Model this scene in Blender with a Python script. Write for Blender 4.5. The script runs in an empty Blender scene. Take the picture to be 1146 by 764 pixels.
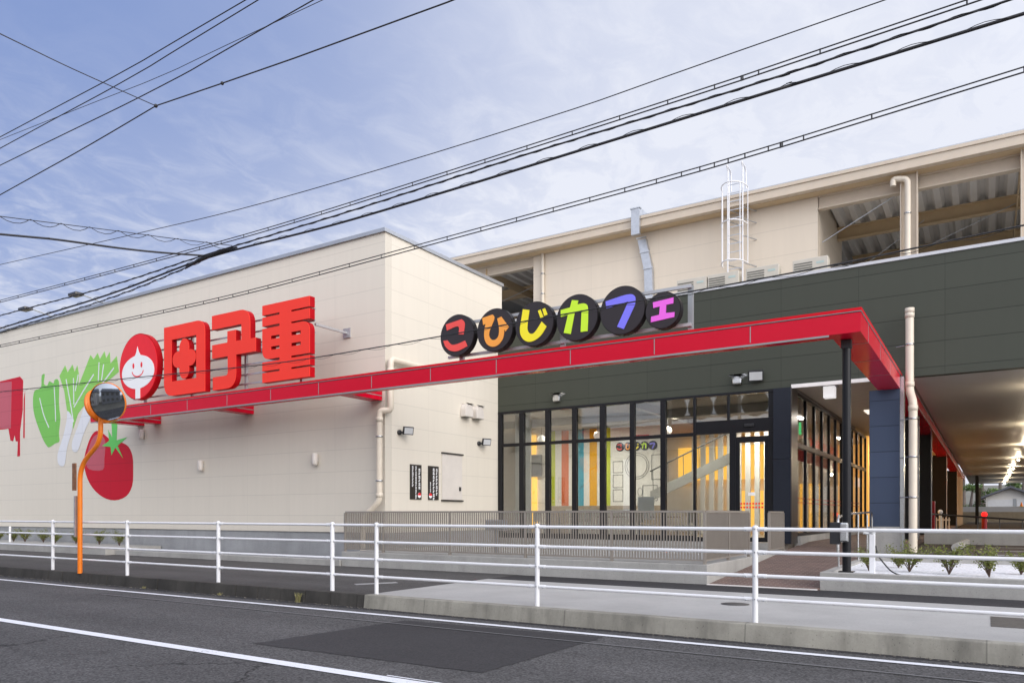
import bpy, bmesh, math, random
from mathutils import Vector, Matrix
from mathutils.geometry import tessellate_polygon
R = math.radians
random.seed(7)
SC = bpy.context.scene
COL = SC.collection

# ------------------------------------------------------------------ camera
cd = bpy.data.cameras.new('camera')
cam = bpy.data.objects.new('camera', cd); COL.objects.link(cam)
cam.location = (0, 0, 1.5)
cam.rotation_euler = (R(90), 0, R(32.17))
cd.sensor_width = 36; cd.lens = 26.53; cd.shift_y = 0.1684
cd.clip_start = 0.1; cd.clip_end = 2000
SC.camera = cam

# ------------------------------------------------------------------ world + sun
SUN = Vector((0.88, -0.34, 0.40)).normalized()
SKY_STRENGTH = 0.10
w = bpy.data.worlds.new('World'); SC.world = w; w.use_nodes = True
nt = w.node_tree; nt.nodes.clear()
def N(t, **k):
    n = nt.nodes.new(t)
    for a, b in k.items(): setattr(n, a, b)
    return n
out = N('ShaderNodeOutputWorld'); bg = N('ShaderNodeBackground'); bg.inputs['Strength'].default_value = SKY_STRENGTH
sky = N('ShaderNodeTexSky', sky_type='NISHITA'); sky.sun_disc = False
sky.sun_elevation = math.asin(SUN.z); sky.sun_rotation = math.atan2(SUN.x, SUN.y)
sky.air_density = 1.0; sky.dust_density = 1.2; sky.ozone_density = 2.2
tc = N('ShaderNodeTexCoord'); sep = N('ShaderNodeSeparateXYZ'); nt.links.new(tc.outputs['Generated'], sep.inputs[0])
def math_(op, a, b=None, clamp=False):
    m = N('ShaderNodeMath', operation=op); m.use_clamp = clamp
    for i, v in enumerate((a, b)):
        if v is None: continue
        if isinstance(v, (int, float)): m.inputs[i].default_value = v
        else: nt.links.new(v, m.inputs[i])
    return m.outputs[0]
zc = math_('ADD', math_('MAXIMUM', sep.outputs[2], 0.0), 0.10)
px = math_('DIVIDE', sep.outputs[0], zc); py = math_('DIVIDE', sep.outputs[1], zc)
comb = N('ShaderNodeCombineXYZ'); nt.links.new(px, comb.inputs[0]); nt.links.new(py, comb.inputs[1])
def noise(scale, detail, rough, vec, dist=0.0, rot=0.0, sc=(1, 1, 1)):
    mp = N('ShaderNodeMapping'); mp.inputs['Rotation'].default_value = (0, 0, rot); mp.inputs['Scale'].default_value = sc
    nt.links.new(vec, mp.inputs[0])
    n = N('ShaderNodeTexNoise'); n.inputs['Scale'].default_value = scale; n.inputs['Detail'].default_value = detail
    n.inputs['Roughness'].default_value = rough; n.inputs['Distortion'].default_value = dist
    nt.links.new(mp.outputs[0], n.inputs['Vector']); return n.outputs[0]
def ramp(v, a, b, smooth=True):
    m = N('ShaderNodeMapRange'); m.interpolation_type = 'SMOOTHSTEP' if smooth else 'LINEAR'
    m.inputs['From Min'].default_value = a; m.inputs['From Max'].default_value = b
    nt.links.new(v, m.inputs[0]); return m.outputs[0]
big = ramp(noise(0.55, 5, 0.55, comb.outputs[0], 0.3), 0.36, 0.66)          # wide veil
fine = ramp(noise(9, 7, 0.64, comb.outputs[0], 0.6, R(-30), (1.0, 0.75, 1)), 0.38, 0.74)   # mackerel ripples
# veil is denser towards the right-hand (+Y / +X) side of the sky, clear blue high in the -X side
side = ramp(math_('ADD', math_('MULTIPLY', sep.outputs[0], 1.0), math_('MULTIPLY', sep.outputs[2], -0.42)), -1.02, -0.52)
hz = ramp(sep.outputs[2], 0.55, 0.10)
veil = math_('ADD', math_('ADD', math_('MULTIPLY', side, 0.80), math_('MULTIPLY', big, 0.18)), math_('MULTIPLY', hz, 0.30), True)
rip = math_('MULTIPLY', math_('MULTIPLY', fine, 0.62), math_('ADD', math_('MULTIPLY', hz, 0.9), math_('MULTIPLY', side, 0.22)))
mask = math_('ADD', veil, rip, True)
bluemix = N('ShaderNodeMix', data_type='RGBA'); bluemix.inputs[0].default_value = 0.9
bluemix.inputs[7].default_value = (0.95, 1.9, 4.9, 1)          # blue hour sky between the clouds
nt.links.new(sky.outputs[0], bluemix.inputs[6])
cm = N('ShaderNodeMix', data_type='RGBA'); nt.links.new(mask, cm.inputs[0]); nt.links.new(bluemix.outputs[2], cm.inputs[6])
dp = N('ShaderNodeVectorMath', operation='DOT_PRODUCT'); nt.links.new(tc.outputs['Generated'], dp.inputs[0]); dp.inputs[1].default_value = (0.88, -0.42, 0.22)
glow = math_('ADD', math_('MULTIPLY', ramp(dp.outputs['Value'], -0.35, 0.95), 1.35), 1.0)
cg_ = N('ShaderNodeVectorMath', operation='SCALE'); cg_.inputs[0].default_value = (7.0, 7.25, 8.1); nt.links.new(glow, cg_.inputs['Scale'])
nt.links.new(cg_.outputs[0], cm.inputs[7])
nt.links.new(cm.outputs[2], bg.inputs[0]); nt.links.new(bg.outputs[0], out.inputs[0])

sd = bpy.data.lights.new('sun', 'SUN'); sd.energy = 1.5; sd.angle = R(42); sd.color = (1.0, 0.92, 0.82)
sun = bpy.data.objects.new('sun', sd); COL.objects.link(sun)
sun.rotation_euler = SUN.to_track_quat('Z', 'Y').to_euler()
vs = SC.view_settings
SC.display_settings.display_device = 'sRGB'
vs.view_transform = 'Standard'; vs.look = 'None'; vs.gamma = 1; vs.use_curve_mapping = False
vs.exposure = 0.24

# ------------------------------------------------------------------ materials
class NT:
    def __init__(s, name):
        s.m = bpy.data.materials.new(name); s.m.use_nodes = True
        s.t = s.m.node_tree; s.b = s.t.nodes['Principled BSDF']; s.o = s.t.nodes['Material Output']
    def n(s, t, **k):
        x = s.t.nodes.new(t)
        for a, b in k.items(): setattr(x, a, b)
        return x
    def l(s, a, b): s.t.links.new(a, b)
    def math(s, op, a, b=None, clamp=False):
        m = s.n('ShaderNodeMath', operation=op); m.use_clamp = clamp
        for i, v in enumerate((a, b)):
            if v is None: continue
            if isinstance(v, (int, float)): m.inputs[i].default_value = v
            else: s.l(v, m.inputs[i])
        return m.outputs[0]
    def pos(s):
        return s.n('ShaderNodeNewGeometry').outputs['Position']
    def noise(s, vec, scale, detail=4, rough=0.55, sc=(1, 1, 1), dist=0):
        mp = s.n('ShaderNodeMapping'); mp.inputs['Scale'].default_value = sc; s.l(vec, mp.inputs[0])
        n = s.n('ShaderNodeTexNoise'); n.inputs['Scale'].default_value = scale
        n.inputs['Detail'].default_value = detail; n.inputs['Roughness'].default_value = rough; n.inputs['Distortion'].default_value = dist
        s.l(mp.outputs[0], n.inputs['Vector']); return n.outputs[0]
    def range(s, v, a, b, c=0.0, d=1.0):
        m = s.n('ShaderNodeMapRange'); s.l(v, m.inputs[0])
        for i, x in enumerate((a, b, c, d)): m.inputs[1 + i].default_value = x
        return m.outputs[0]
    def mix(s, f, a, b):
        m = s.n('ShaderNodeMix', data_type='RGBA')
        for i, v in ((0, f), (6, a), (7, b)):
            if isinstance(v, (int, float)): m.inputs[i].default_value = v
            elif isinstance(v, tuple): m.inputs[i].default_value = (*v[:3], 1)
            else: s.l(v, m.inputs[i])
        return m.outputs[2]
    def scale(s, col, f):
        v = s.n('ShaderNodeVectorMath', operation='SCALE')
        if isinstance(col, tuple): v.inputs[0].default_value = col[:3]
        else: s.l(col, v.inputs[0])
        s.l(f, v.inputs['Scale']); return v.outputs[0]
    def bump(s, h, strength=0.3, dist=0.01):
        b = s.n('ShaderNodeBump'); b.inputs['Strength'].default_value = strength; b.inputs['Distance'].default_value = dist
        s.l(h, b.inputs['Height']); s.l(b.outputs[0], s.b.inputs['Normal'])

def mat(name, col, rough=0.5, metal=0.0, var=0.06, vscale=3.0, bump=0.0, coat=0.0, bscale=60, spec=0.5):
    k = NT(name); p = k.pos(); k.b.inputs['Specular IOR Level'].default_value = spec
    n = k.noise(p, vscale, 5, 0.6)
    c = k.scale(tuple(col), k.range(n, 0.25, 0.75, 1 - var, 1 + var))
    k.l(c, k.b.inputs['Base Color'])
    k.b.inputs['Roughness'].default_value = rough; k.b.inputs['Metallic'].default_value = metal
    k.b.inputs['Coat Weight'].default_value = coat; k.b.inputs['Coat Roughness'].default_value = 0.08
    if bump: k.bump(k.noise(p, bscale, 3, 0.6), bump, 0.004)
    return k.m

def emit(name, col, strength):
    k = NT(name)
    k.b.inputs['Base Color'].default_value = (*col, 1)
    k.b.inputs['Emission Color'].default_value = (*col, 1); k.b.inputs['Emission Strength'].default_value = strength
    return k.m

def panel_wall(name, col, rough, hp=0.607, hz=9.0, vp=1.85, vo=-13.55, axis=0, line=0.84, var=0.010, bump=0.05, lw=0.007, dirt=0.03):
    """metal sandwich panels: horizontal joints every hp below hz, butt joints every vp along the axis"""
    k = NT(name); p = k.pos(); s = k.n('ShaderNodeSeparateXYZ'); k.l(p, s.inputs[0])
    a = k.math('DIVIDE', k.math('SUBTRACT', s.outputs[2], hz - 0.25), hp)
    b = k.math('DIVIDE', k.math('SUBTRACT', s.outputs[axis], vo), vp)
    def dist(v, per):
        f = k.math('FRACT', v); return k.math('MULTIPLY', k.math('MINIMUM', f, k.math('SUBTRACT', 1.0, f)), per)
    lh = k.range(dist(a, hp), lw * 0.6, lw * 1.5, 1, 0); lv = k.range(dist(b, vp), lw * 0.4, lw * 1.2, 0.65, 0)
    lm = k.math('MAXIMUM', lh, lv)
    cid = k.n('ShaderNodeCombineXYZ'); k.l(k.math('FLOOR', a), cid.inputs[0]); k.l(k.math('FLOOR', b), cid.inputs[1])
    wn = k.n('ShaderNodeTexWhiteNoise'); k.l(cid.outputs[0], wn.inputs[0])
    t = k.range(wn.outputs[0], 0, 1, 1 - var, 1 + var)
    streak = k.noise(p, 1.0, 5, 0.6, (5, 5, 0.35))
    t = k.math('MULTIPLY', t, k.range(streak, 0.3, 0.75, 1 + dirt * 0.3, 1 - dirt))
    t = k.math('MULTIPLY', t, k.range(lm, 0, 1, 1, line))
    k.l(k.scale(tuple(col), t), k.b.inputs['Base Color'])
    k.b.inputs['Roughness'].default_value = rough; k.b.inputs['Specular IOR Level'].default_value = 0.22
    h = k.math('SUBTRACT', k.math('MULTIPLY', k.noise(p, 90, 2, 0.5), 0.12), lm)
    k.bump(h, bump * 3, 0.006)
    return k.m

def concrete(name, col, var=0.16, joint=0, streaks=0.15):
    k = NT(name); p = k.pos()
    n = k.noise(p, 1.1, 8, 0.62); f = k.noise(p, 38, 4, 0.7); st = k.noise(p, 1.0, 5, 0.65, (3.5, 3.5, 0.5))
    t = k.math('MULTIPLY', k.range(n, 0.3, 0.7, 1 - var, 1 + var), k.range(f, 0.3, 0.7, 0.93, 1.06))
    t = k.math('MULTIPLY', t, k.range(st, 0.45, 0.75, 1.0, 1 - streaks))
    pits = k.range(k.noise(p, 55, 1, 0.4), 0.71, 0.76, 1, 0.55)
    t = k.math('MULTIPLY', t, pits)
    if joint:
        s = k.n('ShaderNodeSeparateXYZ'); k.l(p, s.inputs[0])
        fr = k.math('FRACT', k.math('DIVIDE', s.outputs[0], joint))
        t = k.math('MULTIPLY', t, k.range(k.math('MINIMUM', fr, k.math('SUBTRACT', 1.0, fr)), 0.002, 0.004, 0.62, 1))
    k.l(k.scale(tuple(col), t), k.b.inputs['Base Color'])
    k.b.inputs['Roughness'].default_value = 0.88
    k.bump(f, 0.25, 0.004); return k.m

def asphalt(name, col, speck=0.5, cracks=True, tracks=True):
    k = NT(name); p = k.pos()
    v = k.n('ShaderNodeTexVoronoi'); v.inputs['Scale'].default_value = 55; k.l(p, v.inputs['Vector'])
    wn = k.n('ShaderNodeTexWhiteNoise'); k.l(v.outputs['Position'], wn.inputs[0])
    agg = k.range(wn.outputs[0], 0, 1, 1 - speck * 0.8, 1 + speck)
    lo = k.range(k.noise(p, 0.55, 7, 0.62), 0.3, 0.7, 0.86, 1.12)
    lo2 = k.range(k.noise(p, 0.8, 5, 0.6, (0.22, 2.2, 1)), 0.3, 0.7, 0.93, 1.07)
    t = k.math('MULTIPLY', agg, k.math('MULTIPLY', lo, lo2) if tracks else lo)
    if cracks:
        d = k.noise(p, 3.0, 5, 0.6)
        vm = k.n('ShaderNodeVectorMath', operation='MULTIPLY_ADD'); cb = k.n('ShaderNodeCombineXYZ')
        k.l(d, cb.inputs[0]); k.l(k.noise(p, 3.7, 5, 0.6, (1, 1.1, 1)), cb.inputs[1])
        k.l(cb.outputs[0], vm.inputs[0]); vm.inputs[1].default_value = (0.55, 0.55, 0); k.l(p, vm.inputs[2])
        vc = k.n('ShaderNodeTexVoronoi', feature='DISTANCE_TO_EDGE'); vc.inputs['Scale'].default_value = 0.42
        k.l(vm.outputs[0], vc.inputs['Vector'])
        thr = k.range(vc.outputs[0], 0.004, 0.011, 1, 0)
        pm = k.range(k.noise(p, 0.45, 3, 0.5), 0.44, 0.52, 0, 1)
        s = k.n('ShaderNodeSeparateXYZ'); k.l(p, s.inputs[0])
        near = k.range(s.outputs[1], 4.9, 5.3, 1, 0.25)
        t = k.math('MULTIPLY', t, k.range(k.math('MULTIPLY', k.math('MULTIPLY', thr, pm), near), 0, 1, 1, 0.42))
    if tracks:
        s2 = k.n('ShaderNodeSeparateXYZ'); k.l(p, s2.inputs[0])
        wob = k.math('ADD', s2.outputs[1], k.math('MULTIPLY', k.noise(p, 0.3, 3, 0.5), 0.5))
        t = k.math('MULTIPLY', t, k.range(k.math('COSINE', k.math('MULTIPLY', k.math('SUBTRACT', wob, 6.3), 4.2)), -1, 1, 1.05, 0.92))
        t = k.math('MULTIPLY', t, k.range(k.noise(p, 1.3, 4, 0.6, (0.8, 1, 1), 0.6), 0.62, 0.70, 1.0, 0.80))
        t = k.math('MULTIPLY', t, k.range(k.noise(p, 7, 3, 0.5), 0.70, 0.74, 1.0, 0.72))
    k.l(k.scale(tuple(col), t), k.b.inputs['Base Color'])
    k.b.inputs['Roughness'].default_value = 0.86; k.b.inputs['Specular IOR Level'].default_value = 0.2
    k.bump(wn.outputs[0], 0.35, 0.004); return k.m

def paint(name, col=(0.78, 0.79, 0.82), wear=0.5):
    k = NT(name); p = k.pos()
    n = k.noise(p, 45, 4, 0.75); big = k.noise(p, 2.0, 4, 0.6)
    m = k.range(k.math('ADD', n, k.math('MULTIPLY', big, 0.35)), 0.80 - 0.06 * wear, 0.92, 0, 1)
    k.l(k.mix(m, tuple(col), (0.12, 0.12, 0.125)), k.b.inputs['Base Color'])
    k.b.inputs['Roughness'].default_value = 0.6; return k.m

def glass(name, tint=(0.93, 0.96, 0.95), refl=1.0):
    k = NT(name); t = k.n('ShaderNodeBsdfTransparent'); t.inputs[0].default_value = (*tint, 1)
    g = k.n('ShaderNodeBsdfGlossy'); g.inputs['Roughness'].default_value = 0.0; g.inputs[0].default_value = (1, 1, 1, 1)
    f = k.n('ShaderNodeFresnel'); f.inputs[0].default_value = 1.5
    fm = k.math('MULTIPLY', f.outputs[0], refl, True)
    mx = k.n('ShaderNodeMixShader'); k.l(fm, mx.inputs[0]); k.l(t.outputs[0], mx.inputs[1]); k.l(g.outputs[0], mx.inputs[2])
    k.l(mx.outputs[0], k.o.inputs[0]); return k.m

def bricks(name):
    k = NT(name); p = k.pos()
    b = k.n('ShaderNodeTexBrick'); b.offset = 0.5
    mp = k.n('ShaderNodeMapping'); k.l(p, mp.inputs[0]); mp.inputs['Rotation'].default_value = (0, 0, 0); k.l(mp.outputs[0], b.inputs[0])
    b.inputs['Color1'].default_value = (0.17, 0.105, 0.085, 1); b.inputs['Color2'].default_value = (0.105, 0.065, 0.055, 1)
    b.inputs['Mortar'].default_value = (0.27, 0.23, 0.2, 1); b.inputs['Scale'].default_value = 1
    b.inputs['Mortar Size'].default_value = 0.006; b.inputs['Brick Width'].default_value = 0.2; b.inputs['Row Height'].default_value = 0.1
    k.l(k.scale(b.outputs[0], k.range(k.noise(p, 2.0, 5, 0.6), 0.3, 0.7, 0.85, 1.15)), k.b.inputs['Base Color'])
    k.b.inputs['Roughness'].default_value = 0.8; k.bump(b.outputs[1], -0.3, 0.004); return k.m

def leafmat(name, a, b, c):
    k = NT(name); r = k.n('ShaderNodeNewGeometry').outputs['Random Per Island']
    col = k.mix(k.range(r, 0, 0.6), tuple(a), tuple(b)); col = k.mix(k.range(r, 0.82, 1.0), col, tuple(c))
    k.l(col, k.b.inputs['Base Color']); k.b.inputs['Roughness'].default_value = 0.55
    k.b.inputs['Transmission Weight'].default_value = 0.0; return k.m

BEIGE = (0.72, 0.665, 0.565)
M = dict(
    wall=panel_wall('beige_panel', BEIGE, 0.45),
    wally=panel_wall('beige_panel_return', BEIGE, 0.45, axis=1, vo=15.2, vp=1.85),
    green=panel_wall('dark_green_panel', (0.058, 0.063, 0.048), 0.45, hz=7.70, hp=0.607, vo=-4.6, vp=1.88, line=0.45, bump=0.12, var=0.03),
    pent=panel_wall('cream_panel', (0.72, 0.63, 0.51), 0.5, hz=10.9, hp=0.78, vo=-4.1, vp=2.4),
    penty=panel_wall('cream_panel_return', (0.72, 0.63, 0.51), 0.5, hz=10.9, hp=0.78, axis=1, vo=23, vp=2.4),
    cream=mat('cream_steel', (0.60, 0.51, 0.40), 0.45), creamdk=mat('tan_steel', (0.58, 0.44, 0.27), 0.5),
    cap=mat('silver_coping', (0.42, 0.44, 0.47), 0.35, 0.6), whitecap=mat('white_coping', (0.56, 0.57, 0.59), 0.5),
    concrete=concrete('concrete', (0.38, 0.37, 0.345), 0.14), plinth=concrete('plinth_concrete', (0.31, 0.315, 0.32), 0.14),
    slab=concrete('slab_concrete', (0.40, 0.39, 0.37), 0.10, 0, 0.0), kerb=concrete('kerb_concrete', (0.31, 0.295, 0.25), 0.24, 2.4, 0.42),
    oldkerb=concrete('old_kerb', (0.052, 0.048, 0.042), 0.35, 0.6, 0.45),
    road=asphalt('road_asphalt', (0.086, 0.083, 0.082), 0.55), patch=asphalt('patch_asphalt', (0.048, 0.046, 0.047), 0.22, False, False),
    walk=asphalt('sidewalk_asphalt', (0.085, 0.081, 0.077), 0.3, False), strip=asphalt('new_asphalt', (0.045, 0.043, 0.044), 0.3, False),
    lot=asphalt('parking_asphalt', (0.095, 0.08, 0.07), 0.2, False), far=mat('far_ground', (0.16, 0.15, 0.12), 0.9, var=0.3, vscale=0.2),
    paint=paint('road_paint'), ghost=paint('worn_paint', (0.17, 0.17, 0.17), 2.0),
    red=mat('red_gloss', (0.62, 0.0, 0.022), 0.22, 0, 0.03, 1.5, spec=0.22), redtrim=mat('red_trim', (0.66, 0.0, 0.012), 0.35, spec=0.2),
    seam=mat('grey_trim', (0.30, 0.32, 0.33), 0.4, 0.2), letter=mat('letter_red', (0.92, 0.055, 0.036), 0.5, 0, 0.02, 1.0, spec=0.15),
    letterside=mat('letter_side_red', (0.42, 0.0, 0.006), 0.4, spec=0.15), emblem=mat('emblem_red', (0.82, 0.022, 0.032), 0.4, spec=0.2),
    white=mat('white_sign', (0.88, 0.88, 0.88), 0.4, var=0.02), whitepipe=mat('white_fence_paint', (0.80, 0.80, 0.81), 0.28, 0, 0.04, 6),
    steel=mat('galvanised', (0.50, 0.52, 0.55), 0.38, 0.8, 0.15, 8), rail=mat('sign_rail_grey', (0.46, 0.46, 0.47), 0.4, 0.4),
    stainless=mat('stainless', (0.55, 0.55, 0.54), 0.25, 0.95, 0.05), dark=mat('dark_wire', (0.022, 0.021, 0.023), 0.5),
    disc=mat('sign_disc_charcoal', (0.040, 0.034, 0.038), 0.42, 0, 0.05, spec=0.2), discside=mat('sign_disc_rim', (0.010, 0.008, 0.009), 0.4, spec=0.2),
    k1=mat('kana_red', (0.90, 0.085, 0.07), 0.45, var=.02), k2=mat('kana_orange', (0.98, 0.38, 0.055), 0.45, var=.02), k3=mat('kana_yellow', (0.98, 0.84, 0.02), 0.45, var=.02),
    k4=mat('kana_lime', (0.62, 0.92, 0.03), 0.45, var=.02), k5=mat('kana_blue', (0.22, 0.20, 0.92), 0.45, var=.02), k6=mat('kana_pink', (0.90, 0.14, 0.78), 0.45, var=.02),
    frame=mat('black_aluminium', (0.012, 0.012, 0.014), 0.35, 0.0, 0.1, spec=0.25), navy=mat('navy_panel', (0.016, 0.019, 0.028), 0.4, 0, 0.08, 1.5, spec=0.25),
    blue=panel_wall('blue_grey_tile', (0.058, 0.078, 0.125), 0.4, hz=4.5, hp=0.62, vo=-2.43, vp=5, line=0.4, bump=0.1, var=0.08),
    blackcol=mat('black_column', (0.014, 0.013, 0.012), 0.55, 0, 0.1, spec=0.2), brushed=mat('dark_brushed_metal', (0.10, 0.095, 0.09), 0.28, 0.8, 0.2, 2.0),
    soffit=panel_wall('soffit_panel', (0.53, 0.505, 0.47), 0.38, hp=50, hz=30, vo=0.9, vp=2.9, line=0.5, var=0.02, bump=0.02),
    soffitin=mat('entrance_ceiling', (0.50, 0.45, 0.40), 0.6), glow=mat('white_fascia_trim', (0.85, 0.8, 0.76), 0.4),
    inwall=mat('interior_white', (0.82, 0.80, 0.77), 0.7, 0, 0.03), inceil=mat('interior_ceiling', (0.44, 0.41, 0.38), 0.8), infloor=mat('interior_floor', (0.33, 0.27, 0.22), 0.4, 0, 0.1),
    stairgrey=mat('stair_glass_grey', (0.50, 0.49, 0.46), 0.4), wood=mat('interior_wood', (0.36, 0.29, 0.22), 0.5, 0, 0.2, 4), grey=mat('interior_grey', (0.17, 0.17, 0.17), 0.55),
    s_lime=mat('stripe_lime', (0.55, 0.62, 0.04), 0.6), s_orange=mat('stripe_red_orange', (0.72, 0.16, 0.045), 0.6), s_blue=mat('stripe_blue', (0.06, 0.36, 0.50), 0.6), s_amber=mat('stripe_amber', (0.85, 0.42, 0.01), 0.6),
    glass=glass('window_glass', (0.86, 0.89, 0.88), 1.9), sideglass=glass('side_glass', (0.94, 0.94, 0.92), 0.6),
    pipe=mat('cream_pipe', (0.70, 0.62, 0.50), 0.35), vent=mat('cream_vent', (0.68, 0.63, 0.57), 0.4),
    slat=mat('taupe_slat', (0.33, 0.295, 0.255), 0.4, 0.3), bricks=bricks('brown_brick_paving'),
    gravel=None, orange=mat('orange_paint', (0.80, 0.20, 0.012), 0.32, 0, 0.08, 8), rust=mat('rusty_plate', (0.22, 0.10, 0.05), 0.7, 0, 0.4, 12),
    leaf=leafmat('shrub_leaf', (0.085, 0.105, 0.016), (0.165, 0.19, 0.03), (0.26, 0.25, 0.06)), twig=mat('twig', (0.11, 0.07, 0.05), 0.8),
    drygrass=leafmat('dry_grass', (0.12, 0.12, 0.04), (0.22, 0.20, 0.08), (0.30, 0.26, 0.14)), grit=mat('grit', (0.16, 0.145, 0.12), 0.9, 0, 0.5, 30), forest=leafmat('forest_leaf', (0.035, 0.07, 0.015), (0.10, 0.17, 0.03), (0.16, 0.21, 0.05)), bark=mat('bark', (0.16, 0.13, 0.11), 0.9, 0, 0.3, 5),
    ac=mat('ac_cream', (0.55, 0.51, 0.43), 0.5), acdark=mat('ac_grille', (0.16, 0.155, 0.13), 0.5), mint=mat('ac_sticker', (0.42, 0.52, 0.48), 0.5),
    decktop=concrete('deck_concrete', (0.62, 0.60, 0.56), 0.1, 0, 0), corr=mat('corrugated_deck', (0.72, 0.70, 0.67), 0.45, 0.0, 0.08, 1.0),
    m_green=panel_wall('mural_green', (0.20, 0.54, 0.10), 0.45, bump=0.05, line=0.7), m_leaf=panel_wall('mural_leaf', (0.27, 0.60, 0.12), 0.45, bump=0.05, line=0.7), m_pale=panel_wall('mural_pale', (0.74, 0.75, 0.78), 0.45, bump=0.05, line=0.7),
    m_red=panel_wall('mural_red', (0.56, 0.0, 0.018), 0.45, bump=0.05, line=0.7), m_pink=panel_wall('mural_pink', (0.52, 0.11, 0.14), 0.45, bump=0.05, line=0.7), m_stem=mat('mural_stem', (0.12, 0.58, 0.10), 0.4, var=.03),
    plaster=mat('pale_plaster', (0.55, 0.53, 0.49), 0.8), tile=mat('slate_roof', (0.09, 0.095, 0.11), 0.6), tanwall=concrete('tan_wall', (0.42, 0.36, 0.27), 0.1),
    yellow=emit('warm_lit_glass', (1.0, 0.55, 0.09), 0.95), yellow2=emit('warm_lit_glass_dim', (1.0, 0.52, 0.12), 0.55), bulb=emit('bulb', (1.0, 0.84, 0.6), 30), globe=emit('globe_lamp', (1.0, 0.94, 0.86), 0.30),
    ceil=emit('ceiling_light', (1.0, 0.93, 0.82), 0.9), greenlit=emit('green_exit_light', (0.08, 0.9, 0.3), 1.2), redlit=emit('red_beacon', (1.0, 0.02, 0.02), 1.1), boxlit=emit('box_light', (1.0, 0.98, 0.98), 0.55),
    black=mat('black_plastic', (0.02, 0.02, 0.022), 0.4), ledface=mat('led_face', (0.55, 0.56, 0.56), 0.25), manhole=mat('cast_iron', (0.10, 0.095, 0.09), 0.6, 0.4, 0.3, 20),
    signblack=mat('notice_black', (0.03, 0.024, 0.02), 0.4), redplain=mat('cabinet_red', (0.42, 0.006, 0.010), 0.35), plasticgreen=mat('hose_green', (0.02, 0.4, 0.1), 0.4),
)
k = NT('mirror_face'); k.b.inputs['Base Color'].default_value = (0.40, 0.43, 0.47, 1); k.b.inputs['Metallic'].default_value = 1; k.b.inputs['Roughness'].default_value = 0.07; M['mirror'] = k.m
k = NT('white_gravel'); p = k.pos(); v = k.n('ShaderNodeTexVoronoi'); v.inputs['Scale'].default_value = 26; k.l(p, v.inputs['Vector'])
wn = k.n('ShaderNodeTexWhiteNoise'); k.l(v.outputs['Position'], wn.inputs[0])
k.l(k.scale((0.86, 0.86, 0.88), k.range(wn.outputs[0], 0, 1, 0.72, 1.08)), k.b.inputs['Base Color']); k.b.inputs['Roughness'].default_value = 0.85
k.bump(v.outputs[0], -0.9, 0.03); M['gravel'] = k.m

k = NT('red_dotted_strip'); p = k.pos(); sp = k.n('ShaderNodeSeparateXYZ'); k.l(p, sp.inputs[0])
fr = k.math('FRACT', k.math('DIVIDE', sp.outputs[1], 0.14)); mk = k.math('LESS_THAN', fr, 0.4)
tb = k.n('ShaderNodeBsdfTransparent'); mx = k.n('ShaderNodeMixShader'); k.b.inputs['Base Color'].default_value = (.5, .01, .01, 1)
k.l(mk, mx.inputs[0]); k.l(tb.outputs[0], mx.inputs[1]); k.l(k.b.outputs[0], mx.inputs[2]); k.l(mx.outputs[0], k.o.inputs[0]); M['dotstrip'] = k.m

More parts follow.
